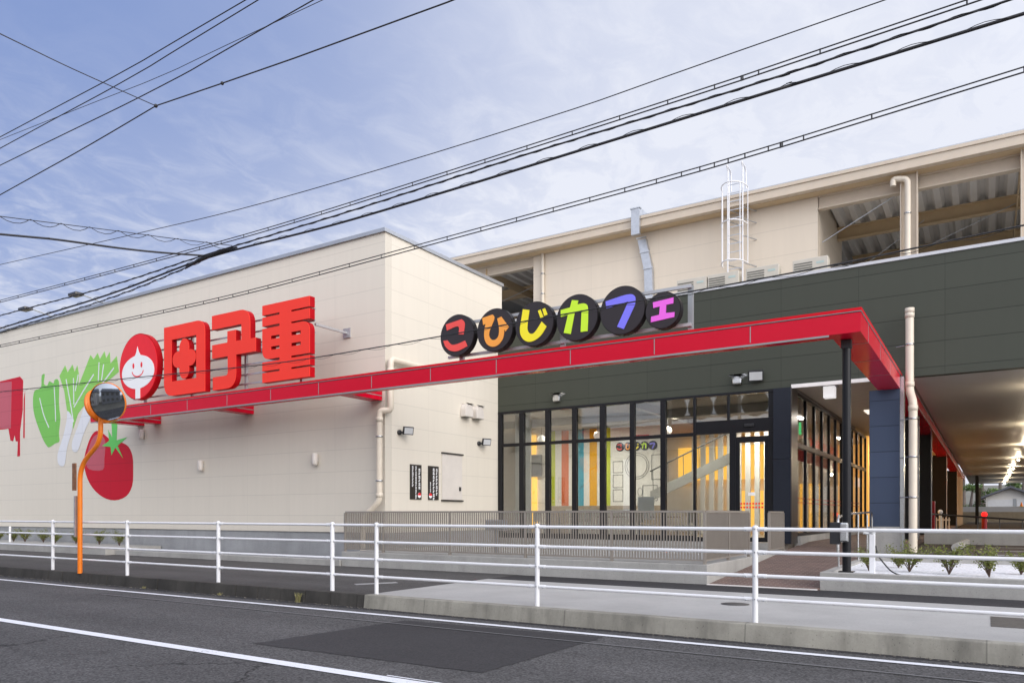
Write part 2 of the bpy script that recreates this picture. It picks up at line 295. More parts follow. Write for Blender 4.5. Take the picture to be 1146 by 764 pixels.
# ------------------------------------------------------------------ geometry helpers
class MB:
    def __init__(s): s.v = []; s.f = []; s.sm = []
    def add(s, vs, fs, smooth=False):
        o = len(s.v); s.v += [tuple(x) for x in vs]
        for f in fs: s.f.append([o + i for i in f]); s.sm.append(smooth)
        return s
    def box(s, x0, x1, y0, y1, z0, z1):
        vs = [(x, y, z) for x in (x0, x1) for y in (y0, y1) for z in (z0, z1)]
        return s.add(vs, [(0, 1, 3, 2), (4, 6, 7, 5), (0, 4, 5, 1), (2, 3, 7, 6), (0, 2, 6, 4), (1, 5, 7, 3)])
    def hexa(s, b, t):  # four bottom points, four top points
        return s.add(list(b) + list(t), [(3, 2, 1, 0), (4, 5, 6, 7), (0, 1, 5, 4), (1, 2, 6, 5), (2, 3, 7, 6), (3, 0, 4, 7)])
    def prism(s, loops, place, d0, d1):
        """extrude a 2d polygon (first loop) with holes; place(a,b,d) -> xyz; d0 front depth, d1 back depth"""
        flat = [q for lp in loops for q in lp]; n = len(flat)
        tris = tessellate_polygon([[Vector((a, b, 0)) for a, b in lp] for lp in loops])
        vs = [place(a, b, d0) for a, b in flat] + [place(a, b, d1) for a, b in flat]
        fs = [tuple(t) for t in tris] + [(t[2] + n, t[1] + n, t[0] + n) for t in tris]
        o = 0
        for lp in loops:
            m = len(lp)
            for i in range(m): j = (i + 1) % m; fs.append((o + i, o + j, o + j + n, o + i + n))
            o += m
        return s.add(vs, fs)
    def tube(s, pts, r, n=8, caps=True, rs=None):
        pts = [Vector(p) for p in pts]; rings = []; m = len(pts)
        up = None
        for i, p in enumerate(pts):
            t = (pts[min(i + 1, m - 1)] - pts[max(i - 1, 0)]).normalized()
            if up is None: up = Vector((0, 0, 1)) if abs(t.z) < 0.9 else Vector((1, 0, 0))
            a = t.cross(up).normalized(); b = a.cross(t).normalized(); up = b
            rr = rs[i] if rs else r
            rings.append([p + (a * math.cos(2 * math.pi * q / n) + b * math.sin(2 * math.pi * q / n)) * rr for q in range(n)])
        vs = [v for r_ in rings for v in r_]
        fs = [(i * n + q, i * n + (q + 1) % n, (i + 1) * n + (q + 1) % n, (i + 1) * n + q) for i in range(m - 1) for q in range(n)]
        s.add(vs, fs, True)
        if caps:
            s.add(rings[0], [tuple(range(n))]); s.add(rings[-1], [tuple(range(n - 1, -1, -1))])
        return s
    def lathe(s, prof, c, axis='z', n=24, sx=1.0):
        """prof: (radius, along) pairs"""
        vs = []
        for r, a in prof:
            for q in range(n):
                u, v_ = r * math.cos(2 * math.pi * q / n), r * math.sin(2 * math.pi * q / n)
                vs.append({'z': (c[0] + u, c[1] + v_, c[2] + a), 'y': (c[0] + u * sx, c[1] + a, c[2] + v_), 'x': (c[0] + a, c[1] + u, c[2] + v_)}[axis])
        fs = [(i * n + q, i * n + (q + 1) % n, (i + 1) * n + (q + 1) % n, (i + 1) * n + q) for i in range(len(prof) - 1) for q in range(n)]
        return s.add(vs, fs, True)
    def sphere(s, c, r, n=14):
        return s.lathe([(max(1e-4, r * math.sin(math.pi * i / n)), -r * math.cos(math.pi * i / n)) for i in range(n + 1)], c, 'z', n * 2)
    def build(s, name, m, parent=None, local=False, bevel=0.0):
        me = bpy.data.meshes.new(name)
        off = Vector((0, 0, 0))
        if parent is not None and not local:
            q = parent
            while q: off += q.location; q = q.parent
        me.from_pydata([tuple(Vector(v) - off) for v in s.v], [], s.f)
        me.polygons.foreach_set('use_smooth', s.sm)
        bm = bmesh.new(); bm.from_mesh(me); bmesh.ops.recalc_face_normals(bm, faces=bm.faces)
        if bevel:
            bmesh.ops.bevel(bm, geom=list(bm.edges), offset=bevel, segments=2, affect='EDGES', profile=0.5)
        bm.to_mesh(me); bm.free()
        for mm in (m if isinstance(m, (list, tuple)) else [m]): me.materials.append(M[mm] if isinstance(mm, str) else mm)
        o = bpy.data.objects.new(name, me); COL.objects.link(o)
        if parent is not None: o.parent = parent
        return o
def B(*a): return MB().box(*a)
def XZ(a, b, d): return (a, d, b)          # drawn on a wall facing the street
def YZ(a, b, d): return (d, a, b)          # drawn on a wall facing +X
def tag(o, label, cat, group=None):
    o['label'] = label; o['category'] = cat
    if group: o['group'] = group
    return o
def kind(o, kd='structure'): o['kind'] = kd; return o
def thing(name, label, cat, loc=(0, 0, 0), group=None):
    o = bpy.data.objects.new(name, None); COL.objects.link(o); o.location = loc; o.empty_display_size = 0.2
    return tag(o, label, cat, group)
def dup(root, loc, rz=0.0, label=None, sc=1.0):
    r = root.copy(); COL.objects.link(r); r.location = loc; r.rotation_euler = (0, 0, rz); r.scale = (sc, sc, sc)
    if label: r['label'] = label
    for ch in list(root.children):
        c = ch.copy(); COL.objects.link(c); c.parent = r
        for g in list(ch.children):
            d = g.copy(); COL.objects.link(d); d.parent = c
    return r
def fillet(pts, n=7):
    """points (x,z) or (x,z,radius)"""
    out_ = []; m = len(pts)
    for i, p in enumerate(pts):
        if len(p) < 3: out_.append(p); continue
        P = Vector(p[:2]); a = (Vector(pts[i - 1][:2]) - P).normalized(); b = (Vector(pts[(i + 1) % m][:2]) - P).normalized()
        r = p[2]
        for j in range(n + 1):
            t = j / n
            q = (P + a * r) * (1 - t) ** 2 + P * 2 * t * (1 - t) * 0.45 + (P + b * r) * t ** 2
            q = (P + a * r) * (1 - t) ** 2 + P * (2 * t * (1 - t)) + (P + b * r) * t ** 2
            out_.append((q.x, q.y))
    return out_
def smooth(pts, k=4, closed=True):
    out_ = []; n = len(pts)
    for i in range(n if closed else n - 1):
        if closed: p = [Vector(pts[(i + j - 1) % n]) for j in range(4)]
        else: p = [Vector(pts[max(0, min(n - 1, i + j - 1))]) for j in range(4)]
        for s in range(k):
            t = s / k
            q = 0.5 * (2 * p[1] + (p[2] - p[0]) * t + (2 * p[0] - 5 * p[1] + 4 * p[2] - p[3]) * t * t + (3 * p[1] - p[0] - 3 * p[2] + p[3]) * t ** 3)
            out_.append(tuple(q))
    if not closed: out_.append(tuple(pts[-1]))
    return out_
def ell(cx, cz, rx, rz, n=28): return [(cx + rx * math.cos(2 * math.pi * i / n), cz + rz * math.sin(2 * math.pi * i / n)) for i in range(n)]
def ribbon(pts, wd):
    L, Rr = [], []
    for i, p in enumerate(pts):
        a = Vector(pts[max(0, i - 1)]); b = Vector(pts[min(len(pts) - 1, i + 1)]); t = (b - a).normalized(); nrm = Vector((-t.y, t.x)) * wd / 2
        L.append(tuple(Vector(p) + nrm)); Rr.append(tuple(Vector(p) - nrm))
    return L + Rr[::-1]

# ================================================================== GROUND
kind(B(-400, 400, -300, 600, -0.6, -0.02).build('ground', 'far'))
kind(B(-400, 400, 1.4, 8.98, -0.3, 0.0).build('road', 'road'))
def sheet(name, pts, z, m):
    return kind(MB().add([(x, y, z) for x, y in pts], [tuple(range(len(pts)))]).build(name, m))
random.seed(9); pp = []
for (ax, ay), (bx, by) in zip([(-7.19, 5.80), (-6.95, 8.21), (-3.95, 8.36), (-4.03, 5.88)], [(-6.95, 8.21), (-3.95, 8.36), (-4.03, 5.88), (-7.19, 5.80)]):
    for i in range(40): pp.append((ax + (bx - ax) * i / 40 + random.gauss(0, .008), ay + (by - ay) * i / 40 + random.gauss(0, .008)))
sheet('road_patch', pp, 0.004, 'patch')
sheet('edge_line', [(-80, 8.27), (-15, 8.33), (0, 8.48), (40, 8.68), (40, 8.80), (0, 8.60), (-15, 8.44), (-80, 8.38)], 0.008, 'paint')
sheet('centre_line', [(-80, 5.11), (40, 5.11), (40, 5.27), (-80, 5.27)], 0.008, 'paint')
sheet('centre_line_trace', [(-4.7, 5.285), (40, 5.31), (40, 5.335), (-4.7, 5.31)], 0.012, 'paint')
sheet('worn_line', [(-14, 7.83), (10, 7.93), (10, 7.96), (-14, 7.86)], 0.012, 'ghost')
sheet('gutter_strip', [(-80, 8.80), (40, 8.84), (40, 8.975), (-80, 8.975)], 0.004, 'strip')
# pavement
kind(B(-80, -8.42, 9.12, 13.9, -0.1, 0.212).build('sidewalk', 'walk'))
kind(B(-8.42, 30, 9.12, 12.50, -0.1, 0.212).build('sidewalk_slab', 'slab'))
kind(B(-8.42, 30, 12.50, 13.66, -0.1, 0.208).build('asphalt_strip', 'strip'))
kk = MB(); x = -80.0
random.seed(3)
while x < -8.45:
    x1 = min(x + 0.6, -8.44); j = random.uniform(-0.008, 0.008)
    kk.hexa([(x + .004, 8.955 + j, -0.05), (x1 - .004, 8.955 + j, -0.05), (x1 - .004, 9.12, -0.05), (x + .004, 9.12, -0.05)],
            [(x + .004, 8.985 + j, 0.212 + j * .4), (x1 - .004, 8.985 + j, 0.212 + j * .4), (x1 - .004, 9.12, 0.214), (x + .004, 9.12, 0.214)]); x = x1
kind(kk.build('kerb', 'oldkerb', bevel=0.008))
kind(MB().hexa([(-8.43, 8.93, -.05), (30, 8.93, -.05), (30, 9.12, -.05), (-8.43, 9.12, -.05)], [(-8.43, 8.965, .214), (30, 8.965, .214), (30, 9.12, .216), (-8.43, 9.12, .216)]).build('kerb_face', 'kerb', bevel=0.012))
kind(B(-60, -23.5, 13.3, 13.42, 0, 0.47).build('planter_kerb', 'concrete', bevel=0.01))
kind(B(-60, -23.5, 13.42, 15.19, 0, 0.44).build('planter_soil', 'concrete'))
kind(B(-23.5, -13.62, 13.60, 13.72, 0, 0.36).build('apron_kerb', 'concrete', bevel=0.01))
kind(B(-23.5, -13.62, 13.72, 15.19, 0, 0.335).build('apron', 'plinth'))
# paved approach (a gentle ramp), terrace, planting bed, parking
kind(MB().hexa([(-4.335, 13.66, -.1), (-2.44, 13.66, -.1), (-2.44, 22.5, -.1), (-4.335, 22.5, -.1)], [(-4.335, 13.66, .215), (-2.44, 13.66, .215), (-2.44, 22.5, .72), (-4.335, 22.5, .72)]).build('brick_path', 'bricks'))
kind(B(-4.38, -1.72, 22.5, 60, 0, 0.72).build('brick_walkway', 'bricks'))
kind(B(-4.335, -2.44, 13.58, 13.665, 0, 0.222).build('path_edging', 'glow'))
kind(B(-13.6, -4.345, 13.65, 20.55, -0.1, 0.57).build('terrace', 'concrete', bevel=0.012))
kind(B(-1.72, 60, 18.62, 140, -0.1, 0.60).build('parking_lot', 'lot'))
kind(MB().add([(-2.3, 14.05, .455), (30, 14.05, .455), (30, 18.5, .46), (-2.3, 18.5, .46)], [(0, 1, 2, 3)]).build('gravel_bed', 'gravel'))
bed = MB(); bed.box(-2.44, 30, 13.85, 14.03, 0, .5).box(-2.44, -2.28, 14.03, 18.5, 0, .5).box(-2.44, 30, 18.5, 18.64, 0, .62)
kind(bed.build('planting_bed_wall', 'concrete', bevel=0.01))
kind(B(-1.6, 30, 26.0, 26.2, .55, .96).build('parking_kerb_wall', 'concrete'))
for i in range(4):
    y = 19.6 + i * 2.2
    kind(MB().add([(0.0, y, .604), (14, y, .604), (14, y + .12, .604), (0.0, y + .12, .604)], [(0, 1, 2, 3)]).build('parking_line', 'paint'))

# ================================================================== STORE BUILDING
G = 20.67
store = thing('store_building', 'large beige and dark green supermarket with red canopy beam and parking roof', 'building', (-13.55, 15.2, 0))
def part(name, mb, m, parent=store, label=None, bevel=0):
    o = mb.build(name, m, parent, bevel=bevel)
    if label: o['label'] = label
    return o
part('wall', B(-75, -13.55, 15.2, 15.45, 1.0, 9.0), 'wall', label='long grey beige panel wall facing the street')
part('wall', MB().box(-13.80, -13.55, 15.453, G + .24, 1.0, 9.0), 'wally', label='short warm beige end wall')
part('wall', B(-75, -13.805, G, G + .24, 7.4, 9.0), 'wall', label='rear parapet wall of the beige block')
part('plinth', B(-75, -13.575, 15.24, 15.5, 0, 0.997), 'plinth')
part('plinth', B(-13.80, -13.575, 15.503, 20.6, 0.4, 0.995), 'plinth')
cp = MB(); cp.box(-75, -13.5, 15.13, 15.50, 9.003, 9.10).box(-13.86, -13.5, 15.503, G + .28, 9.003, 9.10)
part('coping', cp, 'cap')
part('roof', B(-75, -13.9, 15.5, G - .01, 8.7, 8.85), 'cap')
part('wall', B(-13.545, 16, G, G + 0.25, 4.83, 7.70), 'green', label='dark green upper panel wall')
part('coping', B(-13.54, 16, G - 0.03, G + 0.28, 7.703, 7.78), 'whitecap')
part('soffit', B(-1.60, 16, G + .251, 99, 4.88, 5.1), 'soffit')
part('soffit', B(-4.36, -1.62, G + .251, 60, 4.90, 5.1), 'soffitin')
part('soffit_trim', B(-4.34, -2.3, G - 0.02, G + 0.05, 4.80, 4.895), 'glow')
part('roof_deck', B(-60, 16, G + .26, 99, 7.3, 7.45), 'decktop')
# drip trim under green wall
part('window_head', B(-13.54, -4.79, G - 0.015, G + 0.2, 4.755, 4.828), 'frame')
# storefront: mullions
mull = [(-13.54, -13.40), (-12.73, -12.56), (-11.77, -11.61), (-10.82, -10.665), (-9.88, -9.705), (-8.905, -8.755), (-7.955, -7.80), (-6.985, -6.925)]
fr = MB()
for a, b in mull: fr.box(a, b, G - 0.01, G + 0.13, 0.74, 4.752)
fr.box(-13.40, -6.985, G + 0.01, G + 0.11, 3.69, 3.79)
fr.box(-13.40, -6.95, G + 0.0, G + 0.12, 0.74, 0.90)
fr.box(-6.925, -4.80, G + .0, G + .12, 3.72, 4.08)
fr.box(-6.035, -5.975, G + .01, G + .11, 4.083, 4.75)
fr.box(-5.965, -5.80, G + .0, G + .12, 0.74, 3.718)
fr.box(-4.93, -4.80, G + .0, G + .12, 0.74, 3.718)
fr.box(-4.93, -4.80, G + .003, G + .117, 4.083, 4.75)
fr.box(-6.925, -5.967, G + .01, G + .11, 0.74, 0.86)
part('storefront_frame', fr, 'frame', bevel=0.006)
part('window_sill', B(-13.54, -4.80, G - 0.06, G + 0.2, 0.573, 0.736), 'concrete')
for i in range(len(mull) - 1):
    a, b = mull[i][1], mull[i + 1][0]
    part('window', B(a, b, G + .05, G + .062, 3.79, 4.754), 'glass'); part('window', B(a, b, G + .05, G + .062, .90, 3.69), 'glass')
part('window', B(-6.925, -6.035, G + .05, G + .062, 4.08, 4.754), 'glass'); part('window', B(-5.975, -4.93, G + .05, G + .062, 4.08, 4.754), 'glass')
part('window', B(-6.925, -5.965, G + .05, G + .062, .86, 3.72), 'glass')
door = part('door', MB().box(-5.80, -5.70, G + .03, G + .08, .75, 3.60).box(-5.03, -4.93, G + .03, G + .08, .75, 3.60).box(-5.70, -5.03, G + .03, G + .08, 3.44, 3.60).box(-5.70, -5.03, G + .03, G + .08, .75, .87), 'frame', label='glazed sliding entrance door with red dot stickers')
B(-5.70, -5.03, G + .05, G + .06, .87, 3.44).build('pane', 'glass', door)
for r_ in range(2):
    for c_ in range(8): B(-5.68 + c_ * .08, -5.63 + c_ * .08, G + .040, G + .046, 1.66 + r_ * .10, 1.71 + r_ * .10).build('dot_sticker', 'letter', door)
B(-5.47, -5.28, G + .040, G + .046, 2.00, 2.09).build('notice', 'white', door)
part('door_sensor', B(-5.55, -5.30, G - .05, G - .001, 3.86, 3.94), 'black', bevel=.01)
# dark column at the corner of the entrance and the glazed flank of the walkway
part('column', MB().box(-4.79, -4.345, G - 0.06, G + .5, 0.72, 2.95).box(-4.79, -4.345, G - 0.06, G + .5, 2.96, 4.825), 'navy', label='dark navy column beside the sliding door')
part('column_cladding', B(-4.343, -4.325, G - 0.05, G + .72, 0.72, 4.822), 'brushed')
part('plinth', B(-4.42, -4.26, G + 0.75, 36, .55, .90), 'concrete')
fl = MB(); ys = [21.42 + i * 1.26 for i in range(12)]
for y in ys: fl.box(-4.425, -4.35, y, y + .09, .90, 4.80)
fl.box(-4.44, -4.345, 21.42, 35.3, 3.32, 3.45); fl.box(-4.44, -4.345, 21.42, 35.3, 4.72, 4.80); fl.box(-4.44, -4.345, 21.42, 35.3, .90, .98)
part('flank_frame', fl, 'frame')
for i, y in enumerate(ys[:-1]):
    part('window', B(-4.40, -4.39, y + .09, y + 1.26, .98, 3.32), 'sideglass'); part('window', B(-4.40, -4.39, y + .09, y + 1.26, 3.45, 4.72), 'sideglass')
part('red_band', B(-4.43, -4.42, 21.5, 35, 2.98, 3.30), 'redplain', label='red band behind the flank windows')
for zz in (1.80, 1.92):
    part('safety_marking', B(-4.386, -4.382, 21.6, 34, zz, zz + .03), 'dotstrip')
# columns of the undercroft
part('column', B(-2.43, -1.77, 20.28, 20.95, 1.20, 4.51), 'blue', label='blue grey tiled column under the red beam')
part('column_base', B(-2.46, -1.74, 20.25, 20.98, 0.45, 1.198), 'concrete')
part('column_trim', B(-1.765, -1.68, 20.33, 20.6, .6, 4.80), 'stainless')
for y, zt in ((26.4, 4.6), (32.8, 4.62), (45.8, 4.62), (62.5, 4.62)):
    part('column', B(-2.50, -1.80, y, y + .7, .6, zt), 'blackcol')
    part('column_trim', B(-1.795, -1.765, y, y + .12, .6, zt), 'stainless')
part('wall', MB().box(-4.4, -1.75, 76, 76.3, .6, 4.88).box(-2.6, -1.75, 70.5, 71, .6, 4.5), 'cream')
part('wall', B(-4.6, -4.36, 36, 76, .6, 4.9), 'yellow2', label='warm lit glass wall along the walkway')
part('wall', B(-4.36, -2.6, 40, 40.2, .6, 4.9), 'yellow2')
ex = MB()
for i in range(8): ex.box(-4.36 + i * .23, -4.32 + i * .23, 39.9, 39.99, .72, 4.9)
part('mullion', ex, 'frame')
# red beams (canopy)
def beam(name, a, label=None): return part(name, MB().box(*a), 'red', label=label)
bz0, bz1 = 4.51, 4.86
part('canopy_beam', MB().box(-24.9, -1.76, 13.60, 13.96, bz0, bz1 - .025).box(-2.24, -1.76, 13.963, 20.26, bz0, bz1 - .025), 'red', label='long glossy red canopy beam')
part('beam_cap', MB().box(-24.92, -1.745, 13.585, 13.97, bz1 + .0, bz1 + .05).box(-2.25, -1.745, 13.973, G - .02, bz1, bz1 + .05), 'redtrim')
tr = MB().box(-24.91, -1.75, 13.59, 13.965, bz1 - .014, bz1 - .001).box(-2.245, -1.75, 13.967, G - .02, bz1 - .014, bz1 - .001)
xs = -3.56
while xs > -24.5:
    tr.box(xs, xs + .014, 13.594, 13.599, bz0 + .03, bz1 - .026); xs -= 1.80
for y in (14.55, 16.3, 18.1): tr.box(-1.759, -1.755, y, y + .014, bz0, bz1 - .026); tr.box(-2.24, -1.76, y, y + .012, bz0 - .004, bz0 - .001)
tr.box(-24.9, -2.25, 13.60, 13.62, bz0 - .03, bz0 - .001)
part('beam_trim', tr, 'seam')
for x0 in (-24.85, -23.9, -19.2, -14.05):
    part('beam_bracket', MB().box(x0, x0 + .40, 13.965, 15.195, bz0 + .02, bz1 - .06), 'red')
    part('bracket_trim', MB().box(x0 + .401, x0 + .406, 13.97, 15.19, bz0 + .13, bz0 + .15), 'seam')
# red inner beam running back under the soffit
part('soffit_beam', B(-2.2, -1.66, 20.96, 80, 4.53, 4.86), 'red', label='red beam running back under the parking soffit')
part('beam_trim', MB().box(-1.655, -1.645, G + .3, 80, 4.82, 4.84).box(-1.655, -1.645, G + .3, 80, 4.54, 4.56), 'seam')
# -- upper parking roof
part('wall', B(-13.57, -4.10, 23.0, 23.2, 7.45, 10.9), 'pent', label='cream penthouse wall on the roof deck')
part('wall', B(-4.30, -4.095, 23.2, 27.2, 7.45, 10.9), 'penty')
part('roof_fascia', MB().box(-45, 16, 22.46, 22.62, 10.66, 10.86).box(-45, 16, 22.42, 22.66, 10.862, 10.95).box(-45, 16, 22.43, 22.64, 10.615, 10.658), 'cream')
gut = MB().box(-45, 16, 22.64, 22.98, 10.60, 10.68); part('eave_soffit', gut, 'creamdk')
part('roof', B(-45, 16, 22.6, 50, 11.0, 11.05), 'cap')
# corrugated deck: trapezoid ribs running back from the eave
cor = MB(); P_ = 0.45; x = -17.5
prof = []
while x < 14: prof += [(x, 10.74), (x + .16, 10.74), (x + .25, 10.93), (x + .36, 10.93)]; x += P_
n = len(prof); vs = [(a, 23.25, b) for a, b in prof] + [(a, 50, b) for a, b in prof]
cor.add(vs, [(i, i + 1, n + i + 1, n + i) for i in range(n - 1)]); part('corrugated_roof', cor, 'corr')
edge = MB()
def hbeam(mb, x0, x1, y, z0, z1, w=.22):
    mb.box(x0, x1, y, y + w, z0, z0 + .03).box(x0, x1, y, y + w, z1 - .03, z1).box(x0, x1, y + w / 2 - .012, y + w / 2 + .012, z0 + .03, z1 - .03)
for x0, x1 in ((-45, -13.59), (-4.08, 16)):
    b1 = MB(); hbeam(b1, x0, x1, 22.95, 10.22, 10.60); part('roof_beam', b1, 'cream')
    for y in (26.2, 29.4, 32.6, 36):
        if x0 < -40 or y > 27: xx0 = x0
        else: xx0 = -4.08
        b1 = MB(); hbeam(b1, xx0, x1, y, 10.34, 10.735); part('roof_beam', b1, 'creamdk')
for x0 in (-9.6, -6.0):
    pass
for X in (-15.6, 0.72, 4.6, 9.0):
    b1 = MB()
    b1.box(X, X + .025, 22.98, 60, 10.2, 10.5); part('roof_beam', b1, 'creamdk')
b1 = MB()
for i in range(5):
    pass
cl = MB().box(-1.97, -1.94, 22.7, 22.95, 7.45, 10.6).box(-1.58, -1.55, 22.7, 22.95, 7.45, 10.6).box(-1.94, -1.58, 22.80, 22.83, 7.45, 10.6)
part('roof_column', cl, 'cream', label='white steel post beside the gooseneck downpipe')
part('roof_column', MB().box(0.72, 0.75, 22.7, 22.95, 7.45, 10.6).box(1.1, 1.13, 22.7, 22.95, 7.45, 10.6).box(.75, 1.1, 22.8, 22.83, 7.45, 10.6), 'cream')
part('parapet_wall', MB().box(-30, 16, 52, 52.2, 7.4, 8.7), 'creamdk')
for a, b in (((-4.0, 23.1, 9.3), (-2.0, 23.15, 10.3)), ((-3.9, 26, 8.9), (-1.6, 26, 10.4)), ((-1.5, 26, 9.6), (.7, 26, 10.4)), ((-17, 25, 9.7), (-13.6, 25, 10.5))): part('brace', MB().tube([a, b], .012, 6), 'steel')
# murals printed on the street wall
MY0, MY1 = 15.194, 15.199
def mural(pts, m, label, sm=True, dy=0.0, parent=store, nm='mural'):
    lp = smooth(pts, 3) if sm else pts
    return part(nm, MB().prism([lp], XZ, MY0 - dy, MY1 - dy * .99), m, parent, label)
straw = mural([(-36.5, 6.6), (-34.665, 7.0), (-33.0, 7.04), (-32.75, 6.87), (-32.78, 5.69), (-33.0, 4.81), (-33.0, 3.84), (-33.22, 3.83), (-33.17, 4.44), (-33.34, 4.45), (-33.43, 4.71), (-33.57, 4.46), (-33.78, 4.51), (-33.95, 5.0), (-34.66, 5.0), (-36.5, 5.2)], 'm_red', 'dark red strawberry coloured mural with dripping lower edge at left end', False)
MB().prism([[(-36.4, 5.22), (-34.66, 5.05), (-33.74, 5.0), (-33.66, 6.9), (-34.66, 6.95), (-36.4, 6.55)]], XZ, MY0 - .004, MY0 - .0005).build('mural_patch', 'm_pink', straw)
MB().prism([[(-32.70, 6.1), (-32.60, 6.43), (-32.63, 4.54), (-32.74, 4.55)]], XZ, MY0, MY1).build('mural_drip', 'm_red', straw)
pep = mural([(-31.35, 6.45), (-31.30, 6.90), (-31.07, 6.94), (-31.14, 6.59), (-30.88, 6.49), (-30.72, 6.64), (-30.41, 6.53), (-30.33, 6.66), (-30.02, 6.57), (-30.02, 5.73), (-29.92, 5.15), (-30.02, 4.6), (-29.99, 4.28), (-30.3, 4.21), (-30.72, 4.09), (-30.92, 4.16), (-31.27, 4.51), (-31.84, 5.37), (-31.97, 5.96), (-31.84, 6.37)], 'm_green', 'green bell pepper mural')
MB().prism([ribbon(smooth([(-31.45, 6.05), (-31.3, 5.7), (-31.1, 5.3), (-30.75, 4.85)], 4, False), .055)], XZ, MY0 - .003, MY0 - .0005).prism([ribbon(smooth([(-30.36, 6.4), (-30.30, 5.8), (-30.25, 5.05)], 4, False), .055)], XZ, MY0 - .003, MY0 - .0005).build('mural_line', 'm_pale', pep)
leek = mural([(-29.98, 6.77), (-29.57, 7.13), (-29.39, 6.85), (-29.05, 7.11), (-28.9, 6.82), (-28.71, 7.05), (-28.61, 6.71), (-28.65, 6.25), (-27.82, 7.33), (-27.61, 7.15), (-27.34, 7.35), (-27.2, 7.11), (-26.9, 7.36), (-26.79, 7.1), (-26.56, 7.3), (-26.52, 6.88), (-26.12, 7.1), (-25.99, 6.53), (-27.27, 6.05), (-27.82, 5.79), (-28.68, 5.23), (-29.0, 4.7), (-29.42, 5.36), (-29.64, 6.18)], 'm_leaf', 'pale green leafy spinach and leek mural', False)
ln = MB()
for q in ([(-29.5, 6.6), (-29.2, 5.7), (-28.98, 4.95)], [(-28.98, 6.6), (-28.95, 5.6)], [(-27.6, 6.6), (-28.3, 6.05), (-28.95, 5.5)], [(-26.95, 6.9), (-27.1, 6.3)], [(-26.3, 6.7), (-27.2, 6.1)], [(-28.65, 6.7), (-28.85, 6.1)], [(-27.25, 7.0), (-27.3, 6.3)]):
    ln.prism([ribbon(q, .06)], XZ, MY0 - .003, MY0 - .0005)
ln.build('mural_line', 'm_pale', leek)
for q in ([(-29.39, 5.4), (-29.05, 5.1), (-29.05, 4.7), (-29.42, 4.0), (-29.57, 3.42), (-29.79, 3.32), (-30.05, 3.43), (-30.1, 3.8), (-29.72, 4.42), (-29.45, 5.04)], [(-28.1, 5.6), (-27.75, 5.24), (-27.82, 5.01), (-28.25, 4.5), (-28.61, 3.93), (-28.83, 3.82), (-29.05, 3.91), (-29.05, 4.23), (-28.68, 4.76)]):
    MB().prism([smooth(q, 3)], XZ, MY0 - .006, MY0 - .0035).build('mural_stem', 'm_pale', leek)
tom = mural([(-28.25, 3.49), (-28.03, 4.02), (-27.68, 4.43), (-27.27, 4.52), (-26.72, 4.26), (-26.39, 4.09), (-25.86, 4.03), (-25.41, 3.86), (-25.16, 3.51), (-25.12, 3.0), (-25.18, 2.49), (-25.54, 2.13), (-26.25, 1.99), (-26.99, 2.11), (-27.68, 2.46), (-28.11, 2.94)], 'm_red', 'dark red tomato mural with green calyx')
MB().prism([[(-27.06, 3.96), (-26.60, 4.12), (-26.655, 4.52), (-26.40, 4.22), (-26.45, 4.77), (-26.08, 4.75), (-26.13, 4.12), (-25.47, 4.19), (-26.06, 3.92), (-25.73, 3.47), (-26.2, 3.86), (-26.45, 3.6), (-26.50, 3.90)]], XZ, MY0 - .005, MY0 - .001).build('mural_calyx', 'm_stem', tom)
MB().prism([smooth([(-28.1, 3.5), (-27.75, 4.2), (-27.3, 4.4), (-26.85, 4.15), (-26.9, 3.5), (-27.0, 3.1), (-27.9, 3.15)], 3)], XZ, MY0 - .004, MY0 - .0005).build('mural_patch', 'm_pink', tom)
# service door + notices on the end wall (faces +X)
EX = -13.545
sdoor = part('service_door', B(EX + .0, EX + .014, 17.66, 18.66, 1.93, 3.27), 'vent', label='flush beige service hatch door')
MB().box(EX, EX + .05, 17.63, 18.69, 3.28, 3.32).box(EX, EX + .05, 17.63, 18.69, 1.88, 1.92).build('door_bar', 'brushed', sdoor)
B(EX + .014, EX + .05, 18.50, 18.56, 2.20, 2.32).build('handle', 'black', sdoor)
def notice(y0, y1, label, cols, ball):
    t = tag(B(EX + .0, EX + .02, y0, y1, 1.91, 2.885).build('notice_board', 'signblack'), label, 'sign', 'notice boards on the end wall')
    g = MB(); random.seed(int(y0 * 10))
    for cy, z1, z0, h, wd in cols:
        z = z1
        while z > z0:
            a = random.uniform(.7, 1.0)
            g.box(EX + .021, EX + .024, cy - wd * .5 * a, cy + wd * .5 * a, z - h * .28, z)
            g.box(EX + .021, EX + .024, cy - wd * .12, cy + wd * .12, z - h * .78, z - h * .32)
            g.box(EX + .021, EX + .024, cy - wd * .5, cy - wd * .2, z - h * .72, z - h * .45)
            if random.random() > .4: g.box(EX + .021, EX + .024, cy + wd * .22, cy + wd * .5, z - h * .8, z - h * .4)
            z -= h
    g.build('lettering', 'white', t)
    rb = MB().lathe([(1e-4, .0), (.075, .0)], (EX + .025, ball, 2.03), 'x', 18).build('emblem_disc', 'white', t)
    MB().prism([[(ball + .072 * math.cos(q), 2.03 + .072 * math.sin(q)) for q in [math.pi * i / 10 for i in range(11)]]], YZ, EX + .027, EX + .029).build('emblem_top', 'emblem', t)
notice(16.21, 16.70, 'black notice board with three columns of white lettering, left of its pair', [(16.31, 2.84, 2.28, .085, .06), (16.45, 2.84, 1.96, .072, .055), (16.60, 2.78, 2.25, .10, .075)], 16.60)
notice(17.01, 17.49, 'black notice board with two bold columns of lettering, beside the service door', [(17.10, 2.42, 2.15, .06, .04), (17.25, 2.82, 1.96, .105, .08), (17.39, 2.82, 2.10, .10, .075)], 17.10)

